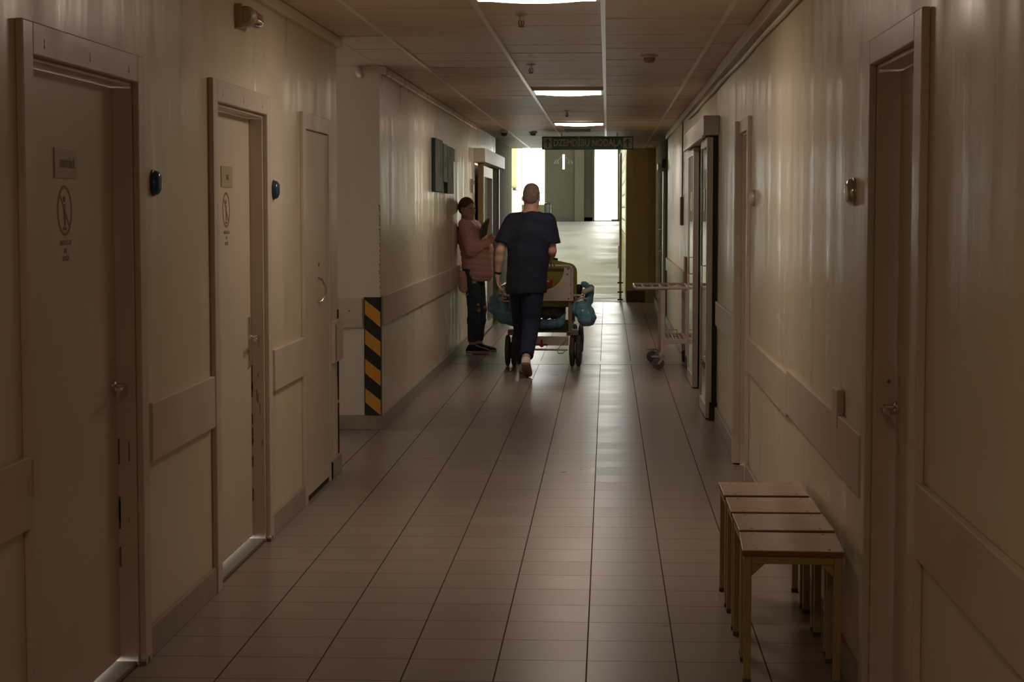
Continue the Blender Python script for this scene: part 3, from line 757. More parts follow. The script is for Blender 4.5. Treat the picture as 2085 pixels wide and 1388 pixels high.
# ------------------------------------------------------------------ ceiling fittings
def sprinkler(x, y, label, dark='steel'):
    t = empty('sprinkler', (x, y, CEIL), label, 'sprinkler')
    mb = MB(); mb.lathe((x, y, CEIL), (0, 0, -1), [(0.033, 0), (0.03, 0.006), (0.012, 0.010), (0.009, 0.03)], 16); mb.build('escutcheon', dark, t, smooth=True)
    mb = MB(); mb.tube([(x - 0.010, y, CEIL - 0.028), (x - 0.014, y, CEIL - 0.045), (x - 0.006, y, CEIL - 0.062)], 0.003, 6); mb.tube([(x + 0.010, y, CEIL - 0.028), (x + 0.014, y, CEIL - 0.045), (x + 0.006, y, CEIL - 0.062)], 0.003, 6); mb.tube([(x, y, CEIL - 0.03), (x, y, CEIL - 0.06)], 0.004, 6)
    mb.lathe((x, y, CEIL - 0.060), (0, 0, -1), [(0.017, 0), (0.017, 0.003), (0.006, 0.005)], 14); mb.build('sprinkler_head', 'scuff', t, smooth=True)
sprinkler(-0.44, 9.62, 'dark sprinkler head just beyond the nearest ceiling light')
sprinkler(-0.525, 12.9, 'sprinkler head between nearest and second ceiling lights')
sprinkler(-0.41, 19.0, 'sprinkler head between second and farthest ceiling lights')
def detector(x, y, label):
    t = empty('smoke_detector', (x, y, CEIL), label, 'smoke detector')
    mb = MB(); mb.lathe((x, y, CEIL), (0, 0, -1), [(0.055, 0), (0.055, 0.012), (0.045, 0.016)], 20); mb.build('detector_base', 'casing', t, smooth=True)
    mb = MB(); mb.lathe((x, y, CEIL - 0.016), (0, 0, -1), [(0.036, 0), (0.038, 0.014), (0.03, 0.028), (0.012, 0.034)], 20); mb.build('detector_cap', 'bed_grey', t, smooth=True)
detector(0.265, 12.2, 'round smoke detector on the ceiling, right of the centre strip')
detector(-0.96, 24.3, 'round smoke detector on far ceiling, left of the air vent')
t = empty('air_vent', (-0.375, 23.3, CEIL), 'square white-framed dark air vent between the farthest light and the sign', 'vent')
mb = MB(); a, b, l0, l1 = -0.56, -0.19, 23.0, 23.95
mb.box(a, b, l0, l0 + 0.03, CEIL - 0.015, CEIL); mb.box(a, b, l1 - 0.06, l1, CEIL - 0.015, CEIL); mb.box(a, a + 0.025, l0 + 0.03, l1 - 0.06, CEIL - 0.015, CEIL); mb.box(b - 0.025, b, l0 + 0.03, l1 - 0.06, CEIL - 0.015, CEIL)
mb.build('vent_frame', 'white', t)
mb = MB()
for k in range(9):
    y = l0 + 0.06 + k * 0.095; mb.add([(a + 0.025, y, CEIL - 0.002), (b - 0.025, y, CEIL - 0.002), (b - 0.025, y + 0.05, CEIL - 0.014), (a + 0.025, y + 0.05, CEIL - 0.014), (a + 0.025, y, CEIL - 0.004), (b - 0.025, y, CEIL - 0.004), (b - 0.025, y + 0.05, CEIL - 0.016), (a + 0.025, y + 0.05, CEIL - 0.016)],
                                                [(0, 1, 2, 3), (4, 7, 6, 5), (0, 4, 5, 1), (2, 6, 7, 3), (1, 5, 6, 2), (0, 3, 7, 4)])
mb.build('louvres', 'bed_grey', t)
t = empty('security_camera', (-1.30, 23.7, CEIL), 'small dome security camera on ceiling above the left sliding door', 'camera')
mb = MB(); mb.lathe((-1.30, 23.7, CEIL), (0, 0, -1), [(0.05, 0), (0.05, 0.03), (0.042, 0.036)], 18); mb.build('camera_base', 'white', t, smooth=True)
mb = MB(); mb.lathe((-1.30, 23.7, CEIL - 0.036), (0, 0, -1), [(0.04, 0), (0.038, 0.02), (0.028, 0.035), (0.01, 0.042)], 18); mb.build('camera_dome', 'dark', t, smooth=True)
# motion sensor on the pillar face, hood with short arm
t = empty('motion_sensor', (-1.695, 12.99, 2.47), 'small white curved sensor high on the left pillar face', 'sensor')
mb = MB(); mb.tube([(-1.72, 12.99, 2.505), (-1.715, 12.96, 2.48), (-1.70, 12.94, 2.455), (-1.68, 12.93, 2.445)], [0.022, 0.026, 0.026, 0.018], 12); mb.build('sensor_body', 'wall_pale', t, smooth=True)

# alarm beacon on the left wall: bracket, body, red inner drum under clear dome with guard wires
t = empty('alarm_beacon', (LX, 8.05, 2.35), 'old alarm beacon with red drum and clear dome high on left wall', 'alarm beacon')
bx0 = LX; by = 8.02; bz = 2.352
mb = MB(); mb.box(bx0, bx0 + 0.03, by - 0.07, by - 0.03, bz - 0.05, bz + 0.052); mb.lathe((bx0 + 0.04, by - 0.03, bz), (0, 1, 0), [(0.03, -0.035), (0.042, -0.02), (0.045, 0.0), (0.045, 0.02)], 22); mb.build('beacon_body', 'plate', t, smooth=True)
mb = MB(); mb.lathe((bx0 + 0.04, by - 0.01, bz), (0, 1, 0), [(0.040, 0.0), (0.040, 0.12), (0.037, 0.13)], 22); mb.build('red_drum', 'red_lens', t, smooth=True)
mb = MB(); mb.lathe((bx0 + 0.04, by - 0.008, bz), (0, 1, 0), [(0.043, 0.0), (0.043, 0.16), (0.039, 0.19), (0.028, 0.21), (0.010, 0.218)], 22); mb.build('clear_dome', 'lens', t, smooth=True)
mb = MB()
for a in (0.5, -0.45):
    mb.tube([(bx0 + 0.04 + 0.047 * math.cos(a), by, bz + 0.047 * math.sin(a) - 0.0), (bx0 + 0.04 + 0.047 * math.cos(a), by + 0.16, bz + 0.047 * math.sin(a)), (bx0 + 0.04 + 0.03 * math.cos(a), by + 0.215, bz + 0.03 * math.sin(a))], 0.002, 6)
mb.build('guard_wire', 'casing', t, smooth=True, split=True)

# hand sanitiser dispensers
def dispenser(x, side, y, z, body, label, group=None):
    t = empty('soap_dispenser', (x, y, z), label, 'dispenser', group)
    mb = MB(); mb.lathe((x, y, z), (side, 0, 0), [(0.046, 0), (0.046, 0.006), (0.040, 0.009)], 24, sc=(0.9, 1.0)); mb.build('back_plate', 'dark' if body == 'blue_plast' else 'steel', t, smooth=True)
    mb = MB(); mb.lathe((x + side * 0.008, y, z), (side, 0, 0), [(0.043, 0), (0.042, 0.008), (0.036, 0.016), (0.024, 0.021), (0.008, 0.024)], 24, sc=(0.85, 1.0)); mb.build('dispenser_cover', body, t, smooth=True)
    mb = MB(); mb.lathe((x + side * 0.022, y, z + 0.02), (side, 0, 0), [(0.010, 0), (0.009, 0.008), (0.004, 0.010)], 12); mb.build('push_button', 'clear_plast' if body == 'blue_plast' else 'chrome', t, smooth=True)
dispenser(LX, 1, 6.47, 1.628, 'blue_plast', 'dark blue oval wall button between the two left doors, the nearer one')
dispenser(LX, 1, 8.83, 1.627, 'blue_plast', 'dark blue oval wall button between second left door and cupboard door')
dispenser(RX, -1, 6.17, 1.594, 'chrome', 'shiny chrome oval wall button on right wall beside the near door')
dispenser(RX, -1, 10.32, 1.596, 'aluminium', 'pale oval wall button on right wall next to the narrow door')

# triptych canvases
for (a, b, z0, z1, mat, lab) in ((16.85, 17.62, 1.69, 2.17, 'art', 'tall blue-grey canvas, the nearest of three on left wall'),
                                 (17.68, 18.10, 1.785, 2.15, 'art_pale', 'short pale middle canvas of three on left wall'),
                                 (18.14, 18.85, 1.685, 2.14, 'art', 'tall blue-grey canvas, the farthest of three on left wall')):
    t = empty('canvas_picture', (LX, (a + b) / 2, z0), lab, 'picture')
    mb = MB(); mb.box(LX + 0.002, LX + 0.034, a, b, z0, z1); mb.build('stretcher', 'art_edge', t, bevel=0.002)
    mb = MB(); mb.box(LX + 0.034, LX + 0.036, a + 0.004, b - 0.004, z0 + 0.004, z1 - 0.004); mb.build('painted_face', mat, t)
o = MB().box(LX, LX + 0.012, 19.25, 19.42, 2.02, 2.14).build('wall_card', 'white', bevel=0.002); tag(o, 'small white card on left wall just past the pictures', 'card')
t = empty('access_panel', (LX, 21.8, 1.7), 'small white control box on left wall above the woman', 'control box')
mb = MB(); mb.box(LX, LX + 0.03, 21.7, 21.86, 1.72, 1.88); mb.build('box_body', 'white', t, bevel=0.004)
mb = MB(); mb.box(LX + 0.03, LX + 0.033, 21.73, 21.83, 1.82, 1.86); mb.build('box_display', 'dark', t)
# cable and switch box on far right wall
t = empty('wall_switch', (RX, 20.05, 1.35), 'grey switch box with a vertical cable on far right wall', 'switch')
mb = MB(); mb.tube([(RX - 0.008, 20.1, 1.66), (RX - 0.008, 20.1, CEIL - 0.07)], 0.007, 8); mb.build('cable', 'bed_grey', t, smooth=True)
mb = MB(); mb.box(RX - 0.03, RX, 20.0, 20.2, 1.36, 1.66); mb.build('switch_body', 'bed_grey', t, bevel=0.005)

# ------------------------------------------------------------------ stools
def make_stool(loc, label):
    t = empty('stool', (0, 0, 0), label, 'stool', 'row of four low stools by the right wall')
    W, D, h = 0.325, 0.345, 0.44
    mb = MB(); mb.box(-W / 2, W / 2, -D / 2, D / 2, h - 0.0035, h); seat_top = mb
    s1 = MB(); s1.box(-W / 2, W / 2, -D / 2, D / 2, h - 0.020, h - 0.003)
    seat = s1.build('seat', 'ply', t, bevel=0.003)
    seat_top.build('seat_top', 'seat', seat, bevel=0.001)
    sc_ = MB()
    for x in (-W / 2 + 0.045, W / 2 - 0.045):
        for y in (-D / 2 + 0.03, D / 2 - 0.03): sc_.lathe((x, y, h), (0, 0, 1), [(0.006, 0), (0.005, 0.001)], 10)
    sc_.build('seat_screw', 'scuff', seat, split=True)
    g = 0.0125
    fr = MB(); zt = h - 0.020
    X, Y_ = W / 2 - 0.018, D / 2 - 0.022
    fr.box(-X + g, X - g, -Y_ - g, -Y_ + g, zt - 0.026, zt); fr.box(-X + g, X - g, Y_ - g, Y_ + g, zt - 0.026, zt)
    fr.box(-X - g, -X + g, -Y_ + g, Y_ - g, zt - 0.026, zt); fr.box(X - g, X + g, -Y_ + g, Y_ - g, zt - 0.026, zt)
    fr.build('seat_frame', 'stool_leg', t, bevel=0.002)
    gs = MB()
    for y in (-Y_, Y_):
        for s in (-1, 1):
            gs.prism([(s * (X - g), zt - 0.025), (s * (X - g - 0.045), zt - 0.025), (s * (X - g), zt - 0.068)], 'y', y - 0.003, y + 0.003)
    gs.build('corner_gusset', 'stool_leg', t, split=True)
    for sx in (-1, 1):
        for sy in (-1, 1):
            lg = MB(); lg.box(sx * X - g, sx * X + g, sy * Y_ - g, sy * Y_ + g, 0.012, zt)
            leg = lg.build('leg', 'stool_leg', t, bevel=0.003)
            ft = MB(); ft.box(sx * X - g - 0.001, sx * X + g + 0.001, sy * Y_ - g - 0.001, sy * Y_ + g + 0.001, 0, 0.016); ft.build('rubber_foot', 'rubber', leg, bevel=0.002)
    t.location = loc
    return t
def copy_tree(o, parent=None):
    c = o.copy(); C.objects.link(c); c.parent = parent
    for ch in [x for x in o.children]: copy_tree(ch, c)
    return c
spots = [(0.608, 6.205, 'stool nearest the camera in the row of four by the right wall', -0.04),
         (0.617, 6.600, 'second stool of the row, directly behind the nearest one', 0.004),
         (0.616, 6.985, 'third stool of the row, between second and farthest', -0.006),
         (0.614, 7.385, 'farthest stool of the row by the right wall', 0.004)]
st0 = make_stool((spots[0][0], spots[0][1], 0), spots[0][2]); st0.rotation_euler.z = spots[0][3]
for (x, y, lab, rz) in spots[1:]:
    c = copy_tree(st0); c.location = (x, y, 0); c.rotation_euler.z = rz; c['label'] = lab

# ------------------------------------------------------------------ slatted trolley
t = empty('serving_trolley', (0.52, 18.45, 0), 'pale slatted two-tier trolley on casters by the right wall', 'trolley')
TX0, TX1, TY0, TY1, TZ = 0.265, 0.78, 18.02, 18.95, 0.78
mb = MB(); r = 0.014
mb.tube([(TX0 + 0.02, TY0, TZ), (TX1, TY0, TZ), (TX1, TY1, TZ), (TX0 + 0.02, TY1, TZ), (TX0, TY1 - 0.02, TZ), (TX0, TY0 + 0.02, TZ), (TX0 + 0.02, TY0, TZ)], r, 10)
top = mb.build('top_shelf', 'trolley', t, smooth=True)
mb = MB()
for k in range(1, 6): x = TX0 + (TX1 - TX0) * k / 6; mb.box(x - 0.010, x + 0.010, TY0, TY1, TZ - 0.006, TZ + 0.006)
mb.build('top_slats', 'trolley', top, bevel=0.002)
mb = MB(); BX0 = 0.535
mb.box(BX0, TX1, TY0 - 0.0, TY0 + 0.03, 0.245, 0.29); mb.box(BX0, TX1, TY1 - 0.03, TY1, 0.245, 0.29); mb.box(TX1 - 0.03, TX1, TY0 + 0.03, TY1 - 0.03, 0.245, 0.29); mb.box(BX0, BX0 + 0.03, TY0 + 0.03, TY1 - 0.03, 0.245, 0.29)
low = mb.build('lower_shelf', 'trolley', t, bevel=0.004)
mb = MB()
for k in range(1, 7): x = BX0 + (TX1 - BX0) * k / 7; mb.box(x - 0.007, x + 0.007, TY0 + 0.03, TY1 - 0.03, 0.275, 0.287)
mb.build('lower_slats', 'trolley', low, bevel=0.002)
mb = MB(); mb.tube([(0.60, 18.35, 0.285), (0.60, 18.35, 0.36), (0.68, 18.35, 0.36), (0.68, 18.35, 0.285)], 0.006, 8); mb.build('bottle_holder', 'trolley', low, smooth=True)
for (x, y) in ((0.535, TY0 + 0.02), (0.53, TY1 - 0.02), (0.768, TY0 + 0.02), (0.768, TY1 - 0.02)):
    mb = MB(); mb.box(x - 0.02, x + 0.02, y - 0.014, y + 0.014, 0.13, TZ - 0.01); leg = mb.build('leg', 'trolley', t, bevel=0.004)
    if x < 0.6: mb = MB(); mb.box(x - 0.024, x - 0.012, y - 0.02, y + 0.02, 0.62, 0.68); mb.build('leg_clamp', 'white', leg, bevel=0.002)
for (x, y, dx, dy) in ((0.535, TY0 + 0.02, -0.045, -0.06), (0.53, TY1 - 0.02, -0.075, -0.09), (0.768, TY0 + 0.02, 0, 0.05), (0.768, TY1 - 0.02, 0, 0.05)):
    ct = MB(); ct.lathe((x, y, 0.115), (0, 0, 1), [(0.018, 0), (0.018, 0.03)], 12)
    c1 = Vector((x + dx, y + dy, 0.0585))
    if x > 0.6:      # turned in line with the wall
        for s in (-1, 1): ct.prism([(y - 0.016, 0.124), (y + 0.016, 0.118), (c1.y + 0.012, 0.05), (c1.y - 0.012, 0.05)], 'x', x + s * 0.017 - 0.0015, x + s * 0.017 + 0.0015)
        cs = ct.build('caster', 'chrome', t, smooth=True)
        w = MB(); w.lathe((x - 0.014, c1.y, c1.z), (1, 0, 0), [(0.048, 0), (0.0575, 0.004), (0.0585, 0.014), (0.0575, 0.024), (0.048, 0.028)], 28); w.build('wheel', 'grey_rubber', cs, smooth=True)
        continue
    for s in (-1, 1): ct.prism([(x + 0.016, 0.118), (x - 0.016, 0.124), (c1.x - 0.012, 0.05), (c1.x + 0.012, 0.05)], 'y', y + dy * 0.7 + s * 0.019 - 0.002, y + dy * 0.7 + s * 0.019 + 0.002)
    ct.prism([(x + 0.02, 0.118), (x - 0.05, 0.135), (c1.x - 0.065, 0.128), (c1.x - 0.065, 0.122), (x, 0.112)], 'y', y - 0.06, y + 0.02)
    cs = ct.build('caster', 'chrome', t, smooth=True)
    w = MB(); w.lathe((c1.x, y + dy * 0.7 - 0.014, c1.z), (0, 1, 0), [(0.048, 0), (0.0575, 0.004), (0.0585, 0.014), (0.0575, 0.024), (0.048, 0.028)], 28); w.build('wheel', 'grey_rubber', cs, smooth=True)

# ------------------------------------------------------------------ implicit surfaces for bodies, clothes and bags
class Field:
    def __init__(s, lo, hi, h):
        s.lo = np.array(lo, float); s.h = h
        s.n = np.ceil((np.array(hi) - s.lo) / h).astype(int) + 1
        s.ax = [s.lo[i] + h * np.arange(s.n[i]) for i in range(3)]
        s.v = np.full(s.n, 0.5, np.float32)
    def _box(s, lo, hi):
        a = np.maximum(((np.array(lo) - s.lo) / s.h).astype(int), 0)
        b = np.minimum(((np.array(hi) - s.lo) / s.h).astype(int) + 2, s.n)
        return tuple(slice(int(i), int(max(j, i))) for i, j in zip(a, b))
    def _pts(s, sl):
        return s.ax[0][sl[0]][:, None, None], s.ax[1][sl[1]][None, :, None], s.ax[2][sl[2]][None, None, :]
    def _blend(s, sl, d, k):
        a = s.v[sl]
        if k > 0:
            hh = np.maximum(k - np.abs(a - d), 0) / k
            s.v[sl] = np.minimum(a, d) - hh * hh * k * 0.25
        else: s.v[sl] = np.minimum(a, d)
    def cap(s, a, b, ra, rb, k=0.03, flat=None):
        """tapered capsule; flat=(axis, factor) squashes it along the axis"""
        a = np.array(a, float); b = np.array(b, float); r = max(ra, rb); m = r * (1.0 if not flat else max(1, flat[1])) + k + 3 * s.h
        sl = s._box(np.minimum(a, b) - m, np.maximum(a, b) + m); X, Y, Z = s._pts(sl)
        c = (a + b) / 2
        px, py, pz = X - c[0], Y - c[1], Z - c[2]; A = a - c; B = b - c
        f = 1.0
        if flat:
            u = np.array(flat[0], float); u /= np.linalg.norm(u); g = 1 / flat[1] - 1
            dd = (px * u[0] + py * u[1] + pz * u[2]) * g
            px, py, pz = px + dd * u[0], py + dd * u[1], pz + dd * u[2]
            A = A + u * (A @ u) * g; B = B + u * (B @ u) * g; f = min(1.0, flat[1])
        ba = B - A; L2 = max(ba @ ba, 1e-9)
        t = np.clip(((px - A[0]) * ba[0] + (py - A[1]) * ba[1] + (pz - A[2]) * ba[2]) / L2, 0, 1)
        d = np.sqrt((px - A[0] - t * ba[0]) ** 2 + (py - A[1] - t * ba[1]) ** 2 + (pz - A[2] - t * ba[2]) ** 2) - (ra + (rb - ra) * t)
        s._blend(sl, (d * f).astype(np.float32), k); return s
    def ell(s, c, r, k=0.02, R=None, sub=False):
        c = np.array(c, float); r = np.array(r, float); m = r.max() + k + 3 * s.h
        sl = s._box(c - m, c + m); X, Y, Z = s._pts(sl)
        px, py, pz = X - c[0], Y - c[1], Z - c[2]
        if R is not None:   # columns of R are the ellipsoid's own axes
            q = [px * R[0][i] + py * R[1][i] + pz * R[2][i] for i in range(3)]
        else: q = [px, py, pz]
        k0 = np.sqrt((q[0] / r[0]) ** 2 + (q[1] / r[1]) ** 2 + (q[2] / r[2]) ** 2)
        k1 = np.sqrt((q[0] / r[0] ** 2) ** 2 + (q[1] / r[1] ** 2) ** 2 + (q[2] / r[2] ** 2) ** 2) + 1e-9
        d = (k0 * (k0 - 1) / k1).astype(np.float32)
        if sub:
            a = s.v[sl]; hh = np.maximum(k - np.abs(a + d), 0) / k
            s.v[sl] = np.maximum(a, -d) + hh * hh * k * 0.25
        else: s._blend(sl, d, k)
        return s
    def cut(s, p, n):
        """keep the side the normal points away from"""
        n = np.array(n, float); n /= np.linalg.norm(n); X, Y, Z = s._pts((slice(None),) * 3)
        s.v = np.maximum(s.v, ((X - p[0]) * n[0] + (Y - p[1]) * n[1] + (Z - p[2]) * n[2]).astype(np.float32)); return s
    def disp(s, fn):
        X, Y, Z = s._pts((slice(None),) * 3)
        s.v = s.v + fn(X, Y, Z).astype(np.float32); return s
    def mesh(s, name, mats, parent=None, smooth_it=1, matfn=None):
        v = s.v; sg = v < 0; h = s.h
        mx = sg[:-1, :-1, :-1].astype(np.int8)
        for dx in (0, 1):
            for dy in (0, 1):
                for dz in (0, 1):
                    if dx + dy + dz: mx = mx + sg[dx:sg.shape[0] - 1 + dx, dy:sg.shape[1] - 1 + dy, dz:sg.shape[2] - 1 + dz]
        act = (mx > 0) & (mx < 8)
        ci = np.argwhere(act); n = len(ci)
        idx = np.full(act.shape, -1, np.int32); idx[act] = np.arange(n)
        cv = {}
        for c in range(8):
            o = (c & 1, (c >> 1) & 1, (c >> 2) & 1); cv[c] = v[ci[:, 0] + o[0], ci[:, 1] + o[1], ci[:, 2] + o[2]].astype(float)
        pos = np.zeros((n, 3)); cnt = np.zeros(n)
        for a in range(8):
            for bit in (1, 2, 4):
                if a & bit: continue
                b = a | bit; A, B = cv[a], cv[b]; cr = (A < 0) != (B < 0)
                t = np.where(cr, A / np.where(cr, A - B, 1), 0)
                oa = np.array((a & 1, (a >> 1) & 1, (a >> 2) & 1), float); ob = np.array((b & 1, (b >> 1) & 1, (b >> 2) & 1), float)
                pos += np.where(cr, 1.0, 0)[:, None] * (oa + (ob - oa) * t[:, None]); cnt += cr
        P = s.lo + h * (ci + pos / np.maximum(cnt, 1)[:, None])
        quads = []
        for axis in range(3):
            sa = [slice(1, -1)] * 3; sb = [slice(1, -1)] * 3
            sa[axis] = slice(0, -1); sb[axis] = slice(1, None)
            A = sg[tuple(sa)]; B = sg[tuple(sb)]
            e = np.argwhere(A != B)
            if not len(e): continue
            fl_ = A[tuple(e.T)]
            base = e.copy()
            for k in range(3):
                if k != axis: base[:, k] += 1
            o1, o2 = [(1, 2), (2, 0), (0, 1)][axis]
            def cell(d1, d2):
                q = base.copy(); q[:, o1] -= d1; q[:, o2] -= d2; return idx[tuple(q.T)]
            q = np.stack([cell(0, 0), cell(1, 0), cell(1, 1), cell(0, 1)], 1)
            q[~fl_] = q[~fl_][:, ::-1]
            quads.append(q)
        Q = np.concatenate(quads); Q = Q[(Q >= 0).all(1)]
        for _ in range(smooth_it):
            acc = np.zeros_like(P); c = np.zeros(n)
            for a, b in ((0, 1), (1, 2), (2, 3), (3, 0)):
                np.add.at(acc, Q[:, a], P[Q[:, b]]); np.add.at(c, Q[:, a], 1)
                np.add.at(acc, Q[:, b], P[Q[:, a]]); np.add.at(c, Q[:, b], 1)
            P = P * 0.5 + 0.5 * acc / np.maximum(c, 1)[:, None]
        me = bpy.data.meshes.new(name)
        me.vertices.add(n); me.vertices.foreach_set('co', P.ravel())
        me.loops.add(len(Q) * 4); me.loops.foreach_set('vertex_index', Q.ravel().astype(np.int32))
        me.polygons.add(len(Q)); me.polygons.foreach_set('loop_start', np.arange(0, len(Q) * 4, 4, dtype=np.int32))
        me.update(calc_edges=True); me.validate()
        mats = mats if isinstance(mats, (list, tuple)) else [mats]
        for m in mats: me.materials.append(M[m] if isinstance(m, str) else m)
        if matfn is not None:
            cc = P[Q].mean(1); me.polygons.foreach_set('material_index', matfn(cc).astype(np.int32))
        me.polygons.foreach_set('use_smooth', [True] * len(me.polygons)); me.update()
        o = bpy.data.objects.new(name, me); C.objects.link(o)
        if parent is not None:
            o.parent = parent; o.matrix_parent_inverse = Matrix.Translation(-abs_loc(parent))
        return o

def V(*a): return np.array(a, float)
def unit(a): a = np.array(a, float); return a / np.linalg.norm(a)
def wob(X, Y, Z, f, p=0.0):
    return np.sin(X * f + p) * np.cos(Y * f * 1.3 + p * 2) + 0.6 * np.sin(Z * f * 0.9 + X * f * 0.5 + p) * np.cos(Y * f * 0.7 + Z * f * 1.7)

def hand(F_, w, d, palm, thumb, curl=0.5, L=0.185):
    """w wrist point, d direction of fingers, palm = normal out of the palm, thumb = side the thumb leaves from"""
    d = unit(d); palm = unit(palm - d * (palm @ d)); th = unit(thumb - d * (thumb @ d) - palm * (thumb @ palm))
    pc = w + d * 0.050
    F_.cap(w - d * 0.01, w + d * 0.025, 0.026, 0.028, 0.012, (palm, 0.72))
    for o_, l in ((-0.026, 0.078), (-0.009, 0.086), (0.009, 0.088), (0.026, 0.084)):
        F_.cap(w + d * 0.02 + th * o_ * 0.6, w + d * l + th * o_, 0.016, 0.0125, 0.012, (palm, 0.85))
    for o_, l, b in ((-0.029, 0.055, 0.078), (-0.0105, 0.070, 0.086), (0.0105, 0.075, 0.088), (0.0305, 0.066, 0.084)):
        p = w + d * b + th * o_; ang = 0.25 * curl; seg = (0.45, 0.32, 0.25); r = 0.0088; spread = th * o_ * 0.9
        for i, sg_ in enumerate(seg):
            ang += curl * (0.45, 0.75, 0.5)[i]
            q = p + (d * math.cos(ang) + palm * math.sin(ang)) * l * sg_ + spread * sg_
            F_.cap(p, q, r, r * 0.92, 0.004); p = q; r *= 0.92
    p = w + d * 0.022 + th * 0.022; q = p + d * 0.034 + th * 0.022 + palm * 0.012
    F_.cap(p, q, 0.015, 0.0115, 0.010); q2 = q + d * 0.032 + th * 0.006 + palm * 0.012; F_.cap(q, q2, 0.0108, 0.0088, 0.004)
    q3 = q2 + d * 0.022 + palm * 0.006; F_.cap(q2, q3, 0.0088, 0.0078, 0.004)

def head(F_, c, fw, up, s=1.0):
    """c = centre of the skull; returns a function that maps local (right, forward, up) to the world"""
    fw = unit(fw); up = unit(up - fw * (up @ fw)); rt = np.cross(fw, up); R = np.stack([rt, fw, up], 1)
    g = lambda x, y, z: c + (rt * x + fw * y + up * z) * s
    E = lambda p, r, k=0.02, sub=False: F_.ell(g(*p), np.array(r) * s, k, R, sub)
    E((0, -0.012, 0.030), (0.074, 0.093, 0.088)); E((0, 0.030, -0.025), (0.060, 0.064, 0.082), 0.03)
    E((0, 0.048, -0.078), (0.040, 0.038, 0.032), 0.03)
    for sx in (-1, 1):
        E((sx * 0.045, 0.012, -0.058), (0.022, 0.05, 0.035), 0.03)      # jaw
        E((sx * 0.040, 0.068, -0.022), (0.020, 0.020, 0.018), 0.02)     # cheek
        E((sx * 0.031, 0.100, 0.006), (0.018, 0.018, 0.013), 0.010, True)
        F_.cap(g(sx * 0.016, 0.092, 0.024), g(sx * 0.048, 0.078, 0.022), 0.008 * s, 0.006 * s, 0.012)
        E((sx * 0.075, -0.008, -0.010), (0.010, 0.020, 0.031), 0.006)   # ear
        E((sx * 0.082, -0.004, -0.008), (0.006, 0.011, 0.018), 0.004, True)
        F_.cap(g(sx * 0.008, 0.108, -0.032), g(sx * 0.014, 0.100, -0.034), 0.007 * s, 0.006 * s, 0.006)
    F_.cap(g(0, 0.090, 0.012), g(0, 0.113, -0.028), 0.008 * s, 0.011 * s, 0.010)
    F_.cap(g(-0.018, 0.088, -0.060), g(0.018, 0.088, -0.060), 0.006 * s, 0.006 * s, 0.006)
    F_.cap(g(-0.014, 0.087, -0.070), g(0.014, 0.087, -0.070), 0.007 * s, 0.007 * s, 0.006)
    E((0, 0.072, -0.095), (0.020, 0.018, 0.016), 0.015)
    return g, R

def eyes(g, s, parent):
    for sx in (-1, 1):
        mb = MB(); c = g(sx * 0.031, 0.081, 0.006); f = unit(g(0, 1, 0) - g(0, 0, 0))
        mb.lathe(Vector(c), Vector(f), [(0.002, -0.011), (0.009, -0.008), (0.012, 0), (0.009, 0.008), (0.0062, 0.0102)], 14)
        mb.lathe(Vector(c + f * 0.0098), Vector(f), [(0.0060, 0), (0.0045, 0.0012), (0.001, 0.0016)], 12, 1)
        mb.build('eye', ['eye', 'iris'], parent, smooth=True)

# ------------------------------------------------------------------ the man in scrubs, walking away behind the bed
mroot = empty('person', (-0.74, 17.3, 0), 'person seen from behind in navy scrubs, walking and pushing the hospital bed', 'person')
hipL, hipR = V(-0.825, 17.37, 0.895), V(-0.668, 17.33, 0.895)
knL, anL = V(-0.805, 17.56, 0.50), V(-0.782, 17.60, 0.085)
knR, anR = V(-0.700, 17.34, 0.47), V(-0.735, 17.02, 0.178)
toeR = V(-0.748, 17.135, 0.050); heelR = V(-0.738, 16.975, 0.125)
shL, shR = V(-0.895, 17.36, 1.405), V(-0.530, 17.34, 1.415)
elL, wrL = V(-0.985, 17.30, 1.150), V(-1.010, 17.33, 0.925)
elR, wrR = V(-0.510, 17.33, 1.150), V(-0.545, 17.58, 1.06)
neck0, hc = V(-0.712, 17.36, 1.47), V(-0.702, 17.385, 1.642)
chest, belly, pelv = V(-0.715, 17.36, 1.30), V(-0.730, 17.355, 1.10), V(-0.745, 17.35, 0.93)

B = Field((-1.16, 16.85, -0.01), (-0.36, 17.86, 1.80), 0.0062)
B.cap(chest + V(-0.075, 0, 0), chest + V(0.075, 0, 0), 0.115, 0.115, 0.05, (V(0, 1, 0), 0.85))
B.cap(chest, belly, 0.135, 0.125, 0.06, (V(0, 1, 0), 0.78)); B.cap(belly, pelv, 0.13, 0.145, 0.06, (V(0, 1, 0), 0.8))
B.cap(shL, chest + V(-0.05, 0, 0.08), 0.062, 0.075, 0.05); B.cap(shR, chest + V(0.05, 0, 0.08), 0.062, 0.075, 0.05)
B.cap(chest + V(0, 0, 0.10), hc + V(0, -0.02, -0.06), 0.064, 0.056, 0.05)
B.cap(neck0 + V(0, -0.01, 0), shL + V(0.05, 0, 0.03), 0.05, 0.04, 0.06); B.cap(neck0 + V(0, -0.01, 0), shR + V(-0.05, 0, 0.03), 0.05, 0.04, 0.06)
for a, b, c in ((shL, elL, wrL), (shR, elR, wrR)):
    B.cap(a, b, 0.052, 0.040, 0.03); B.cap(b, b + (c - b) * 0.35, 0.041, 0.041, 0.02); B.cap(b + (c - b) * 0.35, c, 0.041, 0.026, 0.02)
for a, b, c in ((hipL, knL, anL), (hipR, knR, anR)):
    B.cap(a, b, 0.088, 0.056, 0.05); B.cap(b, b + (c - b) * 0.3, 0.055, 0.058, 0.02); B.cap(b + (c - b) * 0.3, c, 0.058, 0.036, 0.02)
g, R = head(B, hc, V(0.04, 1, -0.10), V(0.03, 0.10, 1), 1.0)
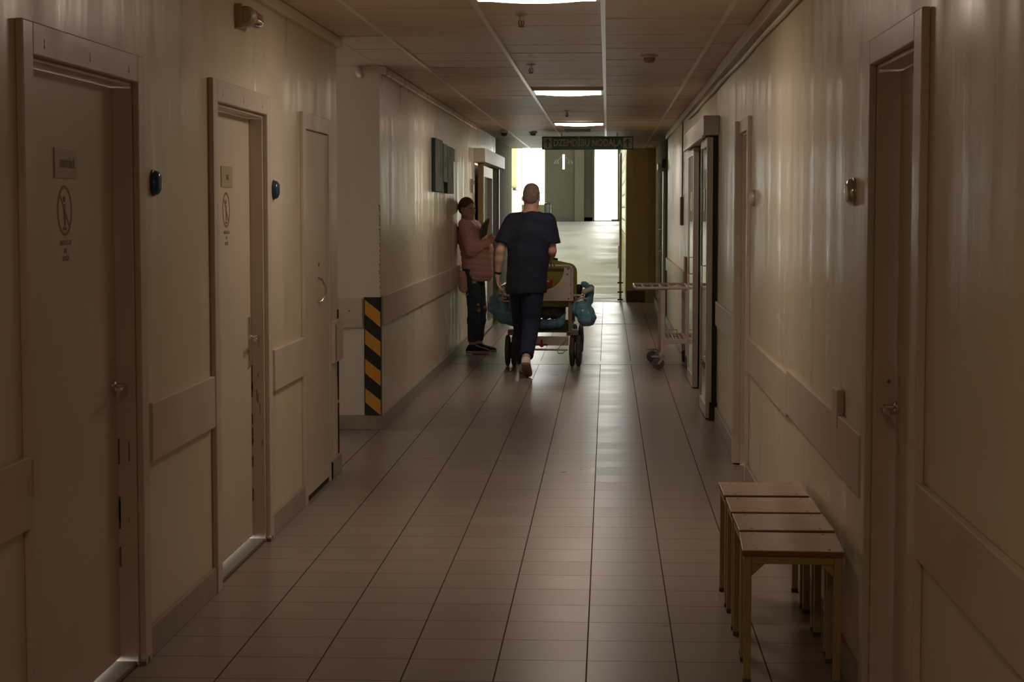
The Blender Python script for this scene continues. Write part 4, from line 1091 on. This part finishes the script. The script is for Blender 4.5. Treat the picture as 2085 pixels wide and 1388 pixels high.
hand(B, wrL, V(0.0, 0.10, -1), V(1, 0.1, 0.0), V(0.25, 1, 0), 0.55)
hand(B, wrR, V(0.0, 1, -0.25), V(0, -0.2, -1), V(-1, 0, 0), 0.9)
B.cap(anL, V(-0.785, 17.70, 0.045), 0.032, 0.026, 0.02); B.cap(anR, toeR, 0.026, 0.018, 0.01)
B.mesh('body', 'skin', mroot, 1)
eyes(g, 1.0, mroot)
# cropped hair
Hh = Field(hc - 0.16, hc + 0.16, 0.005)
Hh.ell(g(0, -0.014, 0.032), (0.079, 0.098, 0.092), 0.01, R); Hh.ell(g(0, -0.062, -0.018), (0.055, 0.042, 0.050), 0.03, R)
Hh.ell(g(0, 0.005, 0.085), (0.062, 0.075, 0.043), 0.02, R)
for sx in (-1, 1): Hh.ell(g(sx * 0.078, 0.002, -0.022), (0.02, 0.024, 0.040), 0.004, R, sub=True)
fwv = unit(g(0, 1, 0) - g(0, 0, 0)); upv = unit(g(0, 0, 1) - g(0, 0, 0))
Hh.cut(g(0, 0.062, 0.05), fwv * 0.9 - upv * 0.45); Hh.cut(g(0, -0.075, -0.062), -upv + fwv * 0.5)
Hh.disp(lambda X, Y, Z: 0.0012 * wob(X, Y, Z, 260))
Hh.mesh('hair', 'hair_grey', mroot, 1)
# scrub top
T = Field((-1.10, 17.0, 0.70), (-0.40, 17.72, 1.56), 0.0065)
T.cap(chest + V(-0.085, 0, 0.0), chest + V(0.085, 0, 0.0), 0.135, 0.135, 0.05, (V(0, 1, 0), 0.86))
T.cap(chest + V(-0.03, 0, 0), belly + V(-0.035, 0, 0), 0.150, 0.148, 0.06, (V(0, 1, 0), 0.82)); T.cap(chest + V(0.03, 0, 0), belly + V(0.035, 0, 0), 0.150, 0.148, 0.06, (V(0, 1, 0), 0.82))
T.cap(belly + V(-0.035, 0, 0), V(-0.785, 17.35, 0.80), 0.148, 0.152, 0.05, (V(0, 1, 0), 0.88)); T.cap(belly + V(0.035, 0, 0), V(-0.705, 17.35, 0.80), 0.148, 0.150, 0.05, (V(0, 1, 0), 0.88))
T.cap(shL + V(0.02, 0, -0.004), shL * 0.28 + elL * 0.72 + V(0.00, 0, -0.0), 0.080, 0.083, 0.05); T.cap(shR + V(-0.02, 0, -0.004), shR * 0.28 + elR * 0.72, 0.080, 0.083, 0.05)
T.cap(neck0 + V(0, -0.015, -0.02), shL + V(0.03, 0, 0.02), 0.070, 0.060, 0.05); T.cap(neck0 + V(0, -0.015, -0.02), shR + V(-0.03, 0, 0.02), 0.070, 0.060, 0.05)
X_, Y_, Z_ = T._pts((slice(None),) * 3)
# hems: sleeves end above the elbow, the body hem is level
dl = unit(elL - shL); dr = unit(elR - shR)
pl = shL * 0.25 + elL * 0.75; pr_ = shR * 0.25 + elR * 0.75
sleeveL = np.maximum((X_ - pl[0]) * dl[0] + (Y_ - pl[1]) * dl[1] + (Z_ - pl[2]) * dl[2], X_ + 0.890)
sleeveL = np.where(X_ < -0.920, (X_ - pl[0]) * dl[0] + (Y_ - pl[1]) * dl[1] + (Z_ - pl[2]) * dl[2], -1)
sleeveR = np.where(X_ > -0.538, (X_ - pr_[0]) * dr[0] + (Y_ - pr_[1]) * dr[1] + (Z_ - pr_[2]) * dr[2], -1)
low_ = Z_ > 1.08
T.v = np.maximum(T.v, np.where(low_, np.maximum(sleeveL, sleeveR), -1).astype(np.float32))
T.cut((0, 0, 0.775), (0.02, 0, -1))
T.ell(V(-0.708, 17.40, 1.53), (0.082, 0.095, 0.062), 0.008, None, True)
T.disp(lambda X, Y, Z: 0.0045 * wob(X, Y, Z * 0.55, 22, 0.8) + 0.0022 * wob(X, Y, Z * 0.5, 55, 2.0))
T.mesh('scrub_top', 'scrubs', mroot, 1)
# neckband of the T-shirt/lanyard, pinkish line at the collar
mb = MB(); pts = []
for k in range(20):
    a = PI + PI * k / 19 + 0.0
    pts.append((-0.706 + 0.060 * math.cos(a), 17.365 + 0.060 * math.sin(a), 1.513 + 0.016 * math.sin(a) * -0.4))
mb.tube(pts, 0.005, 8); mb.build('collar_band', 'lining', mroot, smooth=True)
# trousers
Tr = Field((-0.97, 16.86, 0.03), (-0.55, 17.74, 1.06), 0.0065)
Tr.cap(V(-0.745, 17.35, 0.98), pelv, 0.135, 0.150, 0.04, (V(0, 1, 0), 0.82))
Tr.cap(hipL + V(0.01, 0, 0.0), knL, 0.105, 0.078, 0.04); Tr.cap(knL, anL + V(0, 0, 0.02), 0.078, 0.058, 0.02)
Tr.cap(hipR + V(-0.01, 0, 0.0), knR, 0.107, 0.080, 0.04); Tr.cap(knR, anR, 0.080, 0.060, 0.02)
X_, Y_, Z_ = Tr._pts((slice(None),) * 3)
dd = unit(anR - knR); cc = anR - dd * 0.03
cutR = np.where(Y_ < 17.25, (X_ - cc[0]) * dd[0] + (Y_ - cc[1]) * dd[1] + (Z_ - cc[2]) * dd[2], -1)
cutL = np.where(Y_ >= 17.25, 0.085 - Z_, -1)
Tr.v = np.maximum(Tr.v, np.maximum(cutR, cutL).astype(np.float32))
Tr.disp(lambda X, Y, Z: 0.004 * wob(X, Y, Z * 0.8, 26, 1.5) + 0.002 * wob(X, Y, Z, 60, 0.3))
Tr.mesh('trousers', 'trousers', mroot, 1)
def shoe(root, ank, fwd, up, mats, L=0.28, s=1.0, split=0.026, name='shoe'):
    fwd = unit(fwd); up = unit(up - fwd * (up @ fwd)); rt = np.cross(fwd, up)
    b = ank - up * 0.095 * s - fwd * 0.055 * s     # heel bottom
    G = lambda x, y, z: b + (rt * x + fwd * y + up * z) * s
    F2 = Field(b - 0.22 - abs(fwd) * 0.12, b + 0.22 + abs(fwd) * 0.14, 0.005)
    F2.cap(G(0, 0.025, 0.022), G(0, 0.10, 0.022), 0.036, 0.038, 0.02); F2.cap(G(0, 0.10, 0.022), G(0.006, 0.215, 0.020), 0.041, 0.040, 0.02)
    F2.cap(G(0, 0.03, 0.05), G(0, 0.05, 0.085), 0.037, 0.036, 0.03); F2.cap(G(0, 0.06, 0.075), G(0.004, 0.18, 0.030), 0.034, 0.033, 0.03)
    F2.cut(G(0, 0, 0), -up); F2.cut(G(0, 0.05, 0.105), up * 1.0 - fwd * 0.2)
    o = F2.mesh(name, mats, root, 1, matfn=lambda c: np.where(((c - b) @ up) < split * s, 1, 0))
    lc = MB()
    for k in range(4):
        y = 0.095 + k * 0.024; z = 0.094 - k * 0.0135
        lc.tube([G(-0.022, y, z - 0.006), G(0, y + 0.004, z + 0.004), G(0.022, y, z - 0.006)], 0.0025, 6)
    lc.build('lace', mats[1] if mats[0] == 'shoe_dark' else 'dark', o, smooth=True, split=True)
    return o
shoe(mroot, V(-0.782, 17.60, 0.098), V(-0.03, 1, 0), V(0, 0, 1), ['shoe_white', 'sole'])
fR = unit(toeR - heelR)
shoe(mroot, anR + V(0, 0.01, -0.0), V(0.05, 0.86, -0.50), V(0, 0.50, 0.86), ['shoe_white', 'sole_brown'])
# watch with black strap on the left wrist
mb = MB(); dd = Vector(unit(wrL - elL)); c = Vector(elL + (wrL - elL) * 0.90)
mb.lathe(c - dd * 0.011, dd, [(0.029, 0), (0.032, 0.002), (0.032, 0.020), (0.029, 0.022)], 22)
mb.build('wrist_watch', 'black', mroot, smooth=True)

# ------------------------------------------------------------------ the woman leaning on the wall
wroot = empty('person', (-1.38, 19.85, 0), 'person in a quilted pink jacket and ripped jeans leaning on left wall with folded arms', 'person')
wpel = V(-1.405, 19.85, 0.90); wbel = V(-1.40, 19.85, 1.06); wch = V(-1.445, 19.85, 1.26)
wsN, wsF = V(-1.480, 19.69, 1.365), V(-1.435, 20.02, 1.36)
weN, wwN = V(-1.420, 19.655, 1.105), V(-1.255, 19.70, 1.185)
weF, wwF = V(-1.285, 20.06, 1.10), V(-1.265, 19.84, 1.115)
whN, wkN, waN = V(-1.425, 19.77, 0.87), V(-1.405, 19.78, 0.47), V(-1.425, 19.79, 0.085)
whF, wkF, waF = V(-1.395, 19.93, 0.87), V(-1.345, 19.95, 0.475), V(-1.365, 19.97, 0.085)
whc = V(-1.475, 19.83, 1.538)
B = Field((-1.62, 19.50, -0.01), (-1.02, 20.22, 1.70), 0.006)
B.cap(wch + V(0, -0.07, 0), wch + V(0, 0.07, 0), 0.10, 0.10, 0.05, (V(1, 0, 0), 0.9)); B.cap(wch, wbel, 0.12, 0.105, 0.05); B.cap(wbel, wpel, 0.11, 0.13, 0.05, (V(1, 0, 0), 0.9))
B.cap(wch + V(-0.01, 0, 0.08), whc + V(-0.01, 0, -0.05), 0.058, 0.050, 0.05)
for a in (wsN, wsF): B.cap(wch + V(0, 0, 0.10), a, 0.06, 0.055, 0.05)
for a, b, c in ((wsN, weN, wwN), (wsF, weF, wwF)): B.cap(a, b, 0.045, 0.037, 0.03); B.cap(b, c, 0.037, 0.024, 0.02)
for a, b, c in ((whN, wkN, waN), (whF, wkF, waF)): B.cap(a, b, 0.078, 0.052, 0.04); B.cap(b, b + (c - b) * 0.3, 0.05, 0.054, 0.02); B.cap(b + (c - b) * 0.3, c, 0.054, 0.032, 0.02)
g, R = head(B, whc, V(0.70, -0.71, -0.05), V(-0.03, 0, 1), 0.93)
hand(B, wwN, V(0.55, 0.35, 0.35), V(-0.2, 0.9, -0.3), V(-0.3, 0.1, 1), 0.8)
hand(B, wwF, V(0.25, -1, 0.2), V(-0.8, -0.2, 0.0), V(0.2, 0, 1), 0.7)
for a, f in ((waN, V(1, -0.15, 0)), (waF, V(1, 0.1, 0))): B.cap(a, a + unit(f) * 0.12 + V(0, 0, -0.045), 0.03, 0.022, 0.02)
B.mesh('body', 'skin_face', wroot, 1)
eyes(g, 0.93, wroot)
Hh = Field(whc - 0.17, whc + 0.17, 0.005)
Hh.ell(g(0, -0.018, 0.034), (0.076, 0.095, 0.090), 0.01, R); Hh.ell(g(0, -0.060, -0.010), (0.060, 0.050, 0.060), 0.03, R)
Hh.ell(g(0, -0.105, 0.030), (0.034, 0.034, 0.036), 0.012, R)
fwv = unit(g(0, 1, 0) - g(0, 0, 0)); upv = unit(g(0, 0, 1) - g(0, 0, 0))
Hh.ell(g(0.0, 0.105, -0.02), (0.062, 0.072, 0.082), 0.012, R, sub=True)
for sx in (-1, 1): Hh.ell(g(sx * 0.080, 0.004, -0.022), (0.020, 0.022, 0.036), 0.004, R, sub=True)
Hh.disp(lambda X, Y, Z: 0.0014 * wob(X, Y, Z, 180))
Hh.mesh('hair', 'hair_dark', wroot, 1)
# quilted jacket
J = Field((-1.63, 19.48, 0.66), (-1.04, 20.26, 1.52), 0.006)
J.cap(wch + V(0.0, -0.09, 0.02), wch + V(0.0, 0.09, 0.02), 0.115, 0.115, 0.05); J.cap(wch + V(0.0, 0, 0), wbel + V(0.02, 0, 0), 0.150, 0.150, 0.06)
J.cap(wbel + V(0.02, -0.03, 0), wpel + V(0.035, -0.03, -0.02), 0.145, 0.158, 0.05); J.cap(wbel + V(0.02, 0.03, 0), wpel + V(0.035, 0.03, -0.02), 0.145, 0.158, 0.05)
J.cap(wch + V(-0.01, 0, 0.10), wch + V(-0.015, 0, 0.155), 0.095, 0.078, 0.04)
for a, b, c in ((wsN, weN, wwN), (wsF, weF, wwF)):
    J.cap(a, b, 0.082, 0.068, 0.035); J.cap(b, b + (c - b) * 0.93, 0.066, 0.046, 0.022)
J.cut((-1.5, 19.85, 1.437), (0.30, -0.05, 1.0))
J.ell(whc + V(0.0, 0, -0.13), (0.068, 0.072, 0.075), 0.008, None, True)
# body hem: short in front, a tail behind
X_, Y_, Z_ = J._pts((slice(None),) * 3)
hem = 0.775 + 0.03 * (X_ > -1.2)
J.v = np.maximum(J.v, (hem - Z_ + 0.0 * X_ + 0.0 * Y_).astype(np.float32))
def quilt(X, Y, Z):
    q = np.abs(np.sin((Z + 0.10 * X) * PI / 0.062)) ** 0.5
    return np.where((Z > 0.79) & (Z < 1.17), -0.008 * q + 0.005, -0.004 * np.abs(np.sin((Z + 0.15 * X) * PI / 0.085)) + 0.002) + 0.002 * wob(X, Y, Z, 45, 1.0)
J.disp(quilt)
jk = J.mesh('jacket', 'jacket', wroot, 1)
# rounded tail of the lining/shirt hanging at the back, draw cord
Tl = Field((-1.64, 19.55, 0.58), (-1.2, 20.1, 0.88), 0.006)
Tl.cap(V(-1.485, 19.74, 0.82), V(-1.50, 19.74, 0.72), 0.085, 0.066, 0.03, (V(0, 1, 0), 0.45)); Tl.cap(V(-1.50, 19.92, 0.82), V(-1.50, 19.9, 0.70), 0.07, 0.055, 0.03, (V(0, 1, 0), 0.6))
Tl.disp(lambda X, Y, Z: 0.002 * wob(X, Y, Z, 50))
Tl.mesh('jacket_tail', 'jacket', wroot, 1)
mb = MB(); mb.tube([(-1.50, 19.69, 0.68), (-1.505, 19.69, 0.645), (-1.475, 19.69, 0.625), (-1.46, 19.69, 0.65)], 0.004, 6); mb.build('draw_cord', 'white', wroot, smooth=True)
Cl = Field((-1.60, 19.68, 1.36), (-1.30, 20.03, 1.53), 0.005)
Cl.cap(wch + V(-0.02, 0, 0.125), wch + V(-0.025, 0, 0.175), 0.082, 0.074, 0.02); Cl.ell(wch + V(-0.02, 0, 0.20), (0.062, 0.060, 0.07), 0.004, None, True); Cl.cut((-1.46, 19.85, 1.452), (0.35, -0.1, 1)); Cl.cut((0, 0, 1.375), (0, 0, -1))
Cl.mesh('collar', 'lining', wroot, 1)
# jeans, torn at the knees
Jn = Field((-1.58, 19.62, 0.08), (-1.15, 20.10, 1.0), 0.006)
Jn.cap(wpel + V(0, -0.02, 0), wpel + V(0, 0.02, -0.03), 0.130, 0.130, 0.03, (V(1, 0, 0), 0.95))
for a, b, c in ((whN, wkN, waN), (whF, wkF, waF)):
    Jn.cap(a, b, 0.090, 0.064, 0.03); Jn.cap(b, b + (c - b) * 0.3, 0.062, 0.062, 0.02); Jn.cap(b + (c - b) * 0.3, c, 0.062, 0.043, 0.02)
Jn.cut((0, 0, 0.135), (0, 0, -1)); Jn.disp(lambda X, Y, Z: 0.003 * wob(X, Y, Z * 1.3, 40, 0.6))
torn = [(wkN + V(0.05, -0.03, 0.0), 0.030), (wkN + V(0.045, -0.04, 0.06), 0.022), (wkF + V(0.05, -0.03, 0.02), 0.03), (whN + V(0.03, -0.07, -0.10), 0.026)]
def tm(c):
    r = np.zeros(len(c))
    for p, q in torn:
        dz = (c - p) * np.array([1, 1, 1.6]); nn = np.linalg.norm(dz, axis=1); r = np.where(nn < q * (1 + 0.3 * np.sin(c[:, 2] * 400)), 1, r)
    return r
Jn.mesh('jeans', ['denim', 'skin_face'], wroot, 1, matfn=tm)
for a, f in ((waN, V(1, -0.12, 0)), (waF, V(1, 0.05, 0))): shoe(wroot, a + V(0, 0, 0.012), f, V(0, 0, 1), ['shoe_dark', 'sole'], s=0.95, split=0.033)
# green folder held upright in the crook of the arm
Rf = Matrix.Rotation(math.radians(-22), 3, 'Y')
t = empty('folder', (-1.27, 19.66, 1.32), 'dark green folder held upright by the person in pink jacket', 'folder')
def board_at(c, u, v, n, w, h, th, name, mat, par):
    c, u, v, n = (np.array(q, float) for q in (c, u, v, n)); u = unit(u); v = unit(v); n = unit(n)
    vs = [c + u * sx * w / 2 + v * sy * h / 2 + n * sz * th / 2 for sx in (-1, 1) for sy in (-1, 1) for sz in (-1, 1)]
    mb = MB(); mb.add(vs, [(0, 1, 3, 2), (4, 6, 7, 5), (0, 4, 5, 1), (2, 3, 7, 6), (0, 2, 6, 4), (1, 5, 7, 3)]); return mb.build(name, mat, par, bevel=0.0015)
uu = unit(V(0.42, 0.78, 0.47)); vv = unit(V(0.17, -0.58, 0.80)); vv = unit(vv - uu * (vv @ uu)); nn = np.cross(uu, vv)
board_at(V(-1.285, 19.72, 1.315), uu, vv, nn, 0.15, 0.21, 0.004, 'front_cover', 'folder', t)
board_at(V(-1.285, 19.72, 1.315) - nn * 0.008, uu, vv, nn, 0.145, 0.205, 0.006, 'papers', 'white', t)
board_at(V(-1.285, 19.72, 1.315) - nn * 0.015, uu, vv, nn, 0.15, 0.21, 0.004, 'back_cover', 'folder', t)

# ------------------------------------------------------------------ hospital bed being pushed away
bd = empty('hospital_bed', (-0.625, 19.2, 0), 'wheeled white hospital bed with olive green shell, pushed by the person in scrubs', 'hospital bed')
bc = -0.625
def bpart(name, mb, mat, par=None, **kw): return mb.build(name, mat, par or bd, **kw)
# wheels: twin tyres at the near end and at the far end
for yb in (18.36, 20.1):
    for s in (-1, 1):
        xc = bc + s * 0.315
        w = MB()
        for q in (-0.031, 0.031):
            w.lathe((xc + q - 0.026, yb, 0.153), (1, 0, 0), [(0.085, 0.0), (0.130, 0.003), (0.148, 0.010), (0.153, 0.020), (0.153, 0.032), (0.148, 0.042), (0.130, 0.049), (0.085, 0.052)], 36)
        wh = bpart('wheel', w, 'rubber', smooth=True)
        hb = MB(); hb.lathe((xc - 0.062, yb, 0.153), (1, 0, 0), [(0.03, 0), (0.082, 0.006), (0.082, 0.118), (0.03, 0.124)], 24); bpart('wheel_hub', hb, 'bed_grey', wh, smooth=True)
# axle frame, panel, pedal
mb = MB(); mb.box(bc - 0.25, bc + 0.25, 18.30, 18.325, 0.205, 0.295); bpart('axle_panel', mb, 'bed_white', bevel=0.005)
mb = MB(); mb.tube([(bc - 0.26, 18.30, 0.165), (bc + 0.24, 18.30, 0.165)], 0.010, 8); mb.tube([(bc + 0.14, 18.28, 0.163), (bc + 0.15, 18.25, 0.135), (bc + 0.20, 18.25, 0.135), (bc + 0.22, 18.28, 0.163)], 0.005, 8); bpart('brake_bar', mb, 'trolley', smooth=True)
mb = MB(); mb.box(bc - 0.09, bc + 0.045, 18.275, 18.30, 0.205, 0.222); mb.box(bc - 0.02, bc - 0.004, 18.27, 18.298, 0.19, 0.265); mb.box(bc - 0.03, bc + 0.008, 18.268, 18.29, 0.195, 0.215); bpart('brake_pedal', mb, 'red', bevel=0.002)
mb = MB(); mb.tube([(bc + 0.245, 18.32, 0.29), (bc + 0.22, 18.29, 0.25), (bc + 0.17, 18.285, 0.20), (bc + 0.14, 18.29, 0.165)], 0.003, 6); bpart('brake_cable', mb, 'bed_grey', smooth=True)
for s in (-1, 1):
    mb = MB(); mb.box(bc + s * 0.25 - 0.02, bc + s * 0.25 + 0.02, 18.30, 20.15, 0.30, 0.345); bpart('side_frame', mb, 'bed_grey', bevel=0.005)
    mb = MB(); mb.box(bc + s * 0.31 - 0.035, bc + s * 0.31 + 0.035, 18.30, 18.42, 0.305, 0.36); bpart('fork_bracket', mb, 'bed_grey', bevel=0.006)
    mb = MB(); mb.box(bc + s * 0.265 - 0.018, bc + s * 0.265 + 0.018, 18.26, 18.30, 0.33, 0.92); bpart('end_post', mb, 'bed_grey', bevel=0.004)
    mb = MB(); mb.box(bc + s * 0.265 - 0.016, bc + s * 0.265 + 0.016, 20.10, 20.14, 0.33, 0.72); bpart('end_post', mb, 'bed_grey', bevel=0.004)
mb = MB(); mb.box(bc - 0.25, bc + 0.25, 18.34, 20.1, 0.33, 0.352); bpart('lower_tray', mb, 'cloth_grey')
mb = MB(); mb.box(bc - 0.32, bc + 0.32, 18.5, 20.25, 0.60, 0.66); bpart('platform', mb, 'bed_white', bevel=0.01)
# white end panel: right part full height, upper edge dips in a curve towards the middle
pts = []
xr, xl = bc + 0.285, bc - 0.285; zb, zt = 0.645, 0.985
pts = [(xl, zb), (xr, zb), (xr, zt), (xr - 0.075, zt)]
for k in range(1, 14):
    a = k / 14 * PI
    pts.append((bc + (xr - 0.075 - bc) * math.cos(a), zt - 0.235 * math.sin(a) ** 0.9))
pts += [(xl + 0.075, zt), (xl, zt)]
mb = MB(); n = len(pts)
vs = [(p, 18.235, q) for p, q in pts] + [(p, 18.255, q) for p, q in pts]
mb.prism(pts, 'y', 18.235, 18.255); pan = bpart('end_panel', mb, 'bed_white')
mb = MB(); mb.tube([(xl + 0.02, 18.232, zb + 0.0), (xl + 0.0, 18.232, zt - 0.03), (xl + 0.03, 18.232, zt), (xr - 0.03, 18.232, zt), (xr, 18.232, zt - 0.03), (xr - 0.0, 18.232, zb)], 0.013, 10); bpart('push_bar', mb, 'trolley', smooth=True)
mb = MB()
for (x, z) in ((xr - 0.04, 0.955), (xr - 0.045, 0.90), (xr - 0.012, 0.80), (xr - 0.012, 0.72), (xr - 0.035, 0.665)): mb.lathe((x, 18.235, z), (0, -1, 0), [(0.008, 0), (0.007, 0.003)], 10)
bpart('panel_bolt', mb, 'dark', pan, split=True)
mb = MB(); mb.lathe((bc + 0.065, 18.235, 0.825), (0, -1, 0), [(0.036, 0), (0.036, 0.006), (0.030, 0.010)], 22); kb = bpart('control_knob', mb, 'red', smooth=True)
mb = MB(); mb.lathe((bc + 0.052, 18.224, 0.835), (0, -1, 0), [(0.012, 0), (0.011, 0.004)], 14); bpart('knob_cap', mb, 'white', kb, smooth=True)
# olive shell: raised back section and the mattress behind it
def rounded(x0, x1, z0, z1, r, nseg=8):
    P = [(x0, z0), (x1, z0)]
    for k in range(nseg + 1): a = PI / 2 * k / nseg; P.append((x1 - r + r * math.cos(a), z1 - 0.035 - r + r * math.sin(a)))
    for k in range(1, 10):
        t_ = k / 10; P.append((x1 - r + (x0 + r - x1 + r) * t_, z1 - 0.035 + 0.035 * math.sin(PI * t_)))
    for k in range(nseg + 1): a = PI / 2 + PI / 2 * k / nseg; P.append((x0 + r + r * math.cos(a), z1 - 0.035 - r + r * math.sin(a)))
    return P
mb = MB(); mb.prism(rounded(bc - 0.33, bc + 0.33, 0.58, 1.045, 0.09), 'y', 18.30, 18.42); bpart('back_shell', mb, 'bed_green', bevel=0.02, smooth=True)
mb = MB(); mb.prism([(18.45, 0.66), (20.25, 0.66), (20.25, 0.76), (19.2, 0.77), (18.45, 0.98)], 'x', bc - 0.30, bc + 0.30); bpart('mattress', mb, 'bed_green', bevel=0.03)
# side rails with E-shaped brackets
for s in (-1, 1):
    xs = bc + s * 0.30
    mb = MB()
    mb.box(xs, xs + s * 0.105, 18.24, 18.27, 0.690, 0.708); mb.box(xs + s * 0.025, xs + s * 0.105, 18.24, 18.27, 0.632, 0.648); mb.box(xs + s * 0.05, xs + s * 0.125, 18.24, 18.27, 0.662, 0.675); mb.box(xs + s * 0.085, xs + s * 0.10, 18.24, 18.27, 0.632, 0.708); mb.box(xs + s * 0.012, xs + s * 0.03, 18.24, 18.27, 0.56, 0.70, 1)
    bpart('rail_bracket', mb, ['bed_white', 'bed_grey'], bevel=0.003)
    mb = MB(); mb.tube([(xs + s * 0.12, 18.27, 0.66), (xs + s * 0.12, 18.4, 0.66), (xs + s * 0.12, 18.45, 0.77), (xs + s * 0.12, 19.3, 0.77), (xs + s * 0.12, 19.35, 0.66)], 0.014, 10); mb.tube([(xs + s * 0.12, 18.4, 0.66), (xs + s * 0.12, 19.35, 0.66)], 0.012, 10); mb.tube([(xs + s * 0.12, 18.8, 0.66), (xs, 18.8, 0.63)], 0.012, 8)
    bpart('side_rail', mb, 'trolley', smooth=True)
Hd = Field((bc + 0.36, 18.12, 0.68), (bc + 0.55, 18.36, 0.82), 0.005)
Hd.cap(V(bc + 0.405, 18.25, 0.735), V(bc + 0.475, 18.25, 0.762), 0.030, 0.024, 0.01, (V(0, 0, 1), 0.9))
Hd.mesh('rail_grip', 'bed_white', bd)
# dark jacket lying on top of the bed
def blob(name, mat, prims, lo, hi, lab, cat, amp=0.012, fr=32, h=0.008, group=None, fr2=75):
    F3 = Field(lo, hi, h)
    for p in prims: F3.cap(V(*p[0]), V(*p[1]), p[2], p[3], 0.03, p[4] if len(p) > 4 else None)
    F3.disp(lambda X, Y, Z: amp * wob(X, Y, Z, fr, prims[0][0][0]) + amp * 0.4 * wob(X, Y, Z, fr2, 1.3))
    o = F3.mesh(name, mat); return tag(o, lab, cat, group)
blob('dark_bundle', 'black', [((-0.58, 18.37, 1.045), (-0.50, 18.40, 1.04), 0.022, 0.018)], (-0.66, 18.28, 0.98), (-0.42, 18.5, 1.10), 'small dark cloth bundle on top of the green bed shell', 'bundle', 0.004, 60, 0.005)
blob('blanket', 'cloth_grey', [((-0.72, 18.43, 0.535), (-0.50, 18.43, 0.53), 0.062, 0.07), ((-0.78, 18.42, 0.52), (-0.46, 18.43, 0.55), 0.05, 0.05)], (-0.95, 18.34, 0.34), (-0.35, 18.75, 0.66), 'crumpled dark grey blanket on the lower tray of the bed', 'blanket', 0.014, 38)
blob('plastic_bag', 'bag', [((-0.80, 18.42, 0.405), (-0.50, 18.42, 0.405), 0.050, 0.050), ((-0.46, 18.42, 0.42), (-0.42, 18.43, 0.53), 0.045, 0.022)], (-1.0, 18.28, 0.352), (-0.34, 18.62, 0.62), 'blue plastic bag on the lower tray under the grey blanket', 'bag', 0.010, 42)
blob('plastic_bag', 'bag', [((-0.225, 18.25, 0.56), (-0.190, 18.24, 0.48), 0.085, 0.085, (V(0, 1, 0), 0.8)), ((-0.30, 18.3, 0.57), (-0.24, 18.28, 0.50), 0.06, 0.06), ((-0.185, 18.33, 0.64), (-0.165, 18.33, 0.76), 0.045, 0.030), ((-0.165, 18.33, 0.76), (-0.215, 18.38, 0.80), 0.032, 0.030)],
     (-0.42, 18.08, 0.36), (-0.05, 18.50, 0.88), 'bulging blue plastic bag hanging on the right side rail of the bed', 'bag', 0.009, 30)
blob('plastic_bag', 'bag', [((-1.07, 18.36, 0.66), (-1.11, 18.33, 0.57), 0.055, 0.050), ((-1.03, 18.36, 0.52), (-0.93, 18.34, 0.46), 0.085, 0.075, (V(0, 1, 0), 0.8)), ((-1.00, 18.36, 0.62), (-0.94, 18.36, 0.50), 0.07, 0.07), ((-1.12, 18.35, 0.65), (-1.13, 18.35, 0.58), 0.035, 0.035)],
     (-1.24, 18.18, 0.34), (-0.80, 18.52, 0.80), 'crumpled blue plastic bag hanging on the left side rail of the bed', 'bag', 0.012, 34)
blob('dark_pouch', 'black', [((-0.285, 18.42, 0.70), (-0.275, 18.42, 0.77), 0.035, 0.035)], (-0.36, 18.33, 0.62), (-0.20, 18.52, 0.85), 'small black pouch between green shell and right blue bag', 'pouch', 0.003, 50, 0.006)
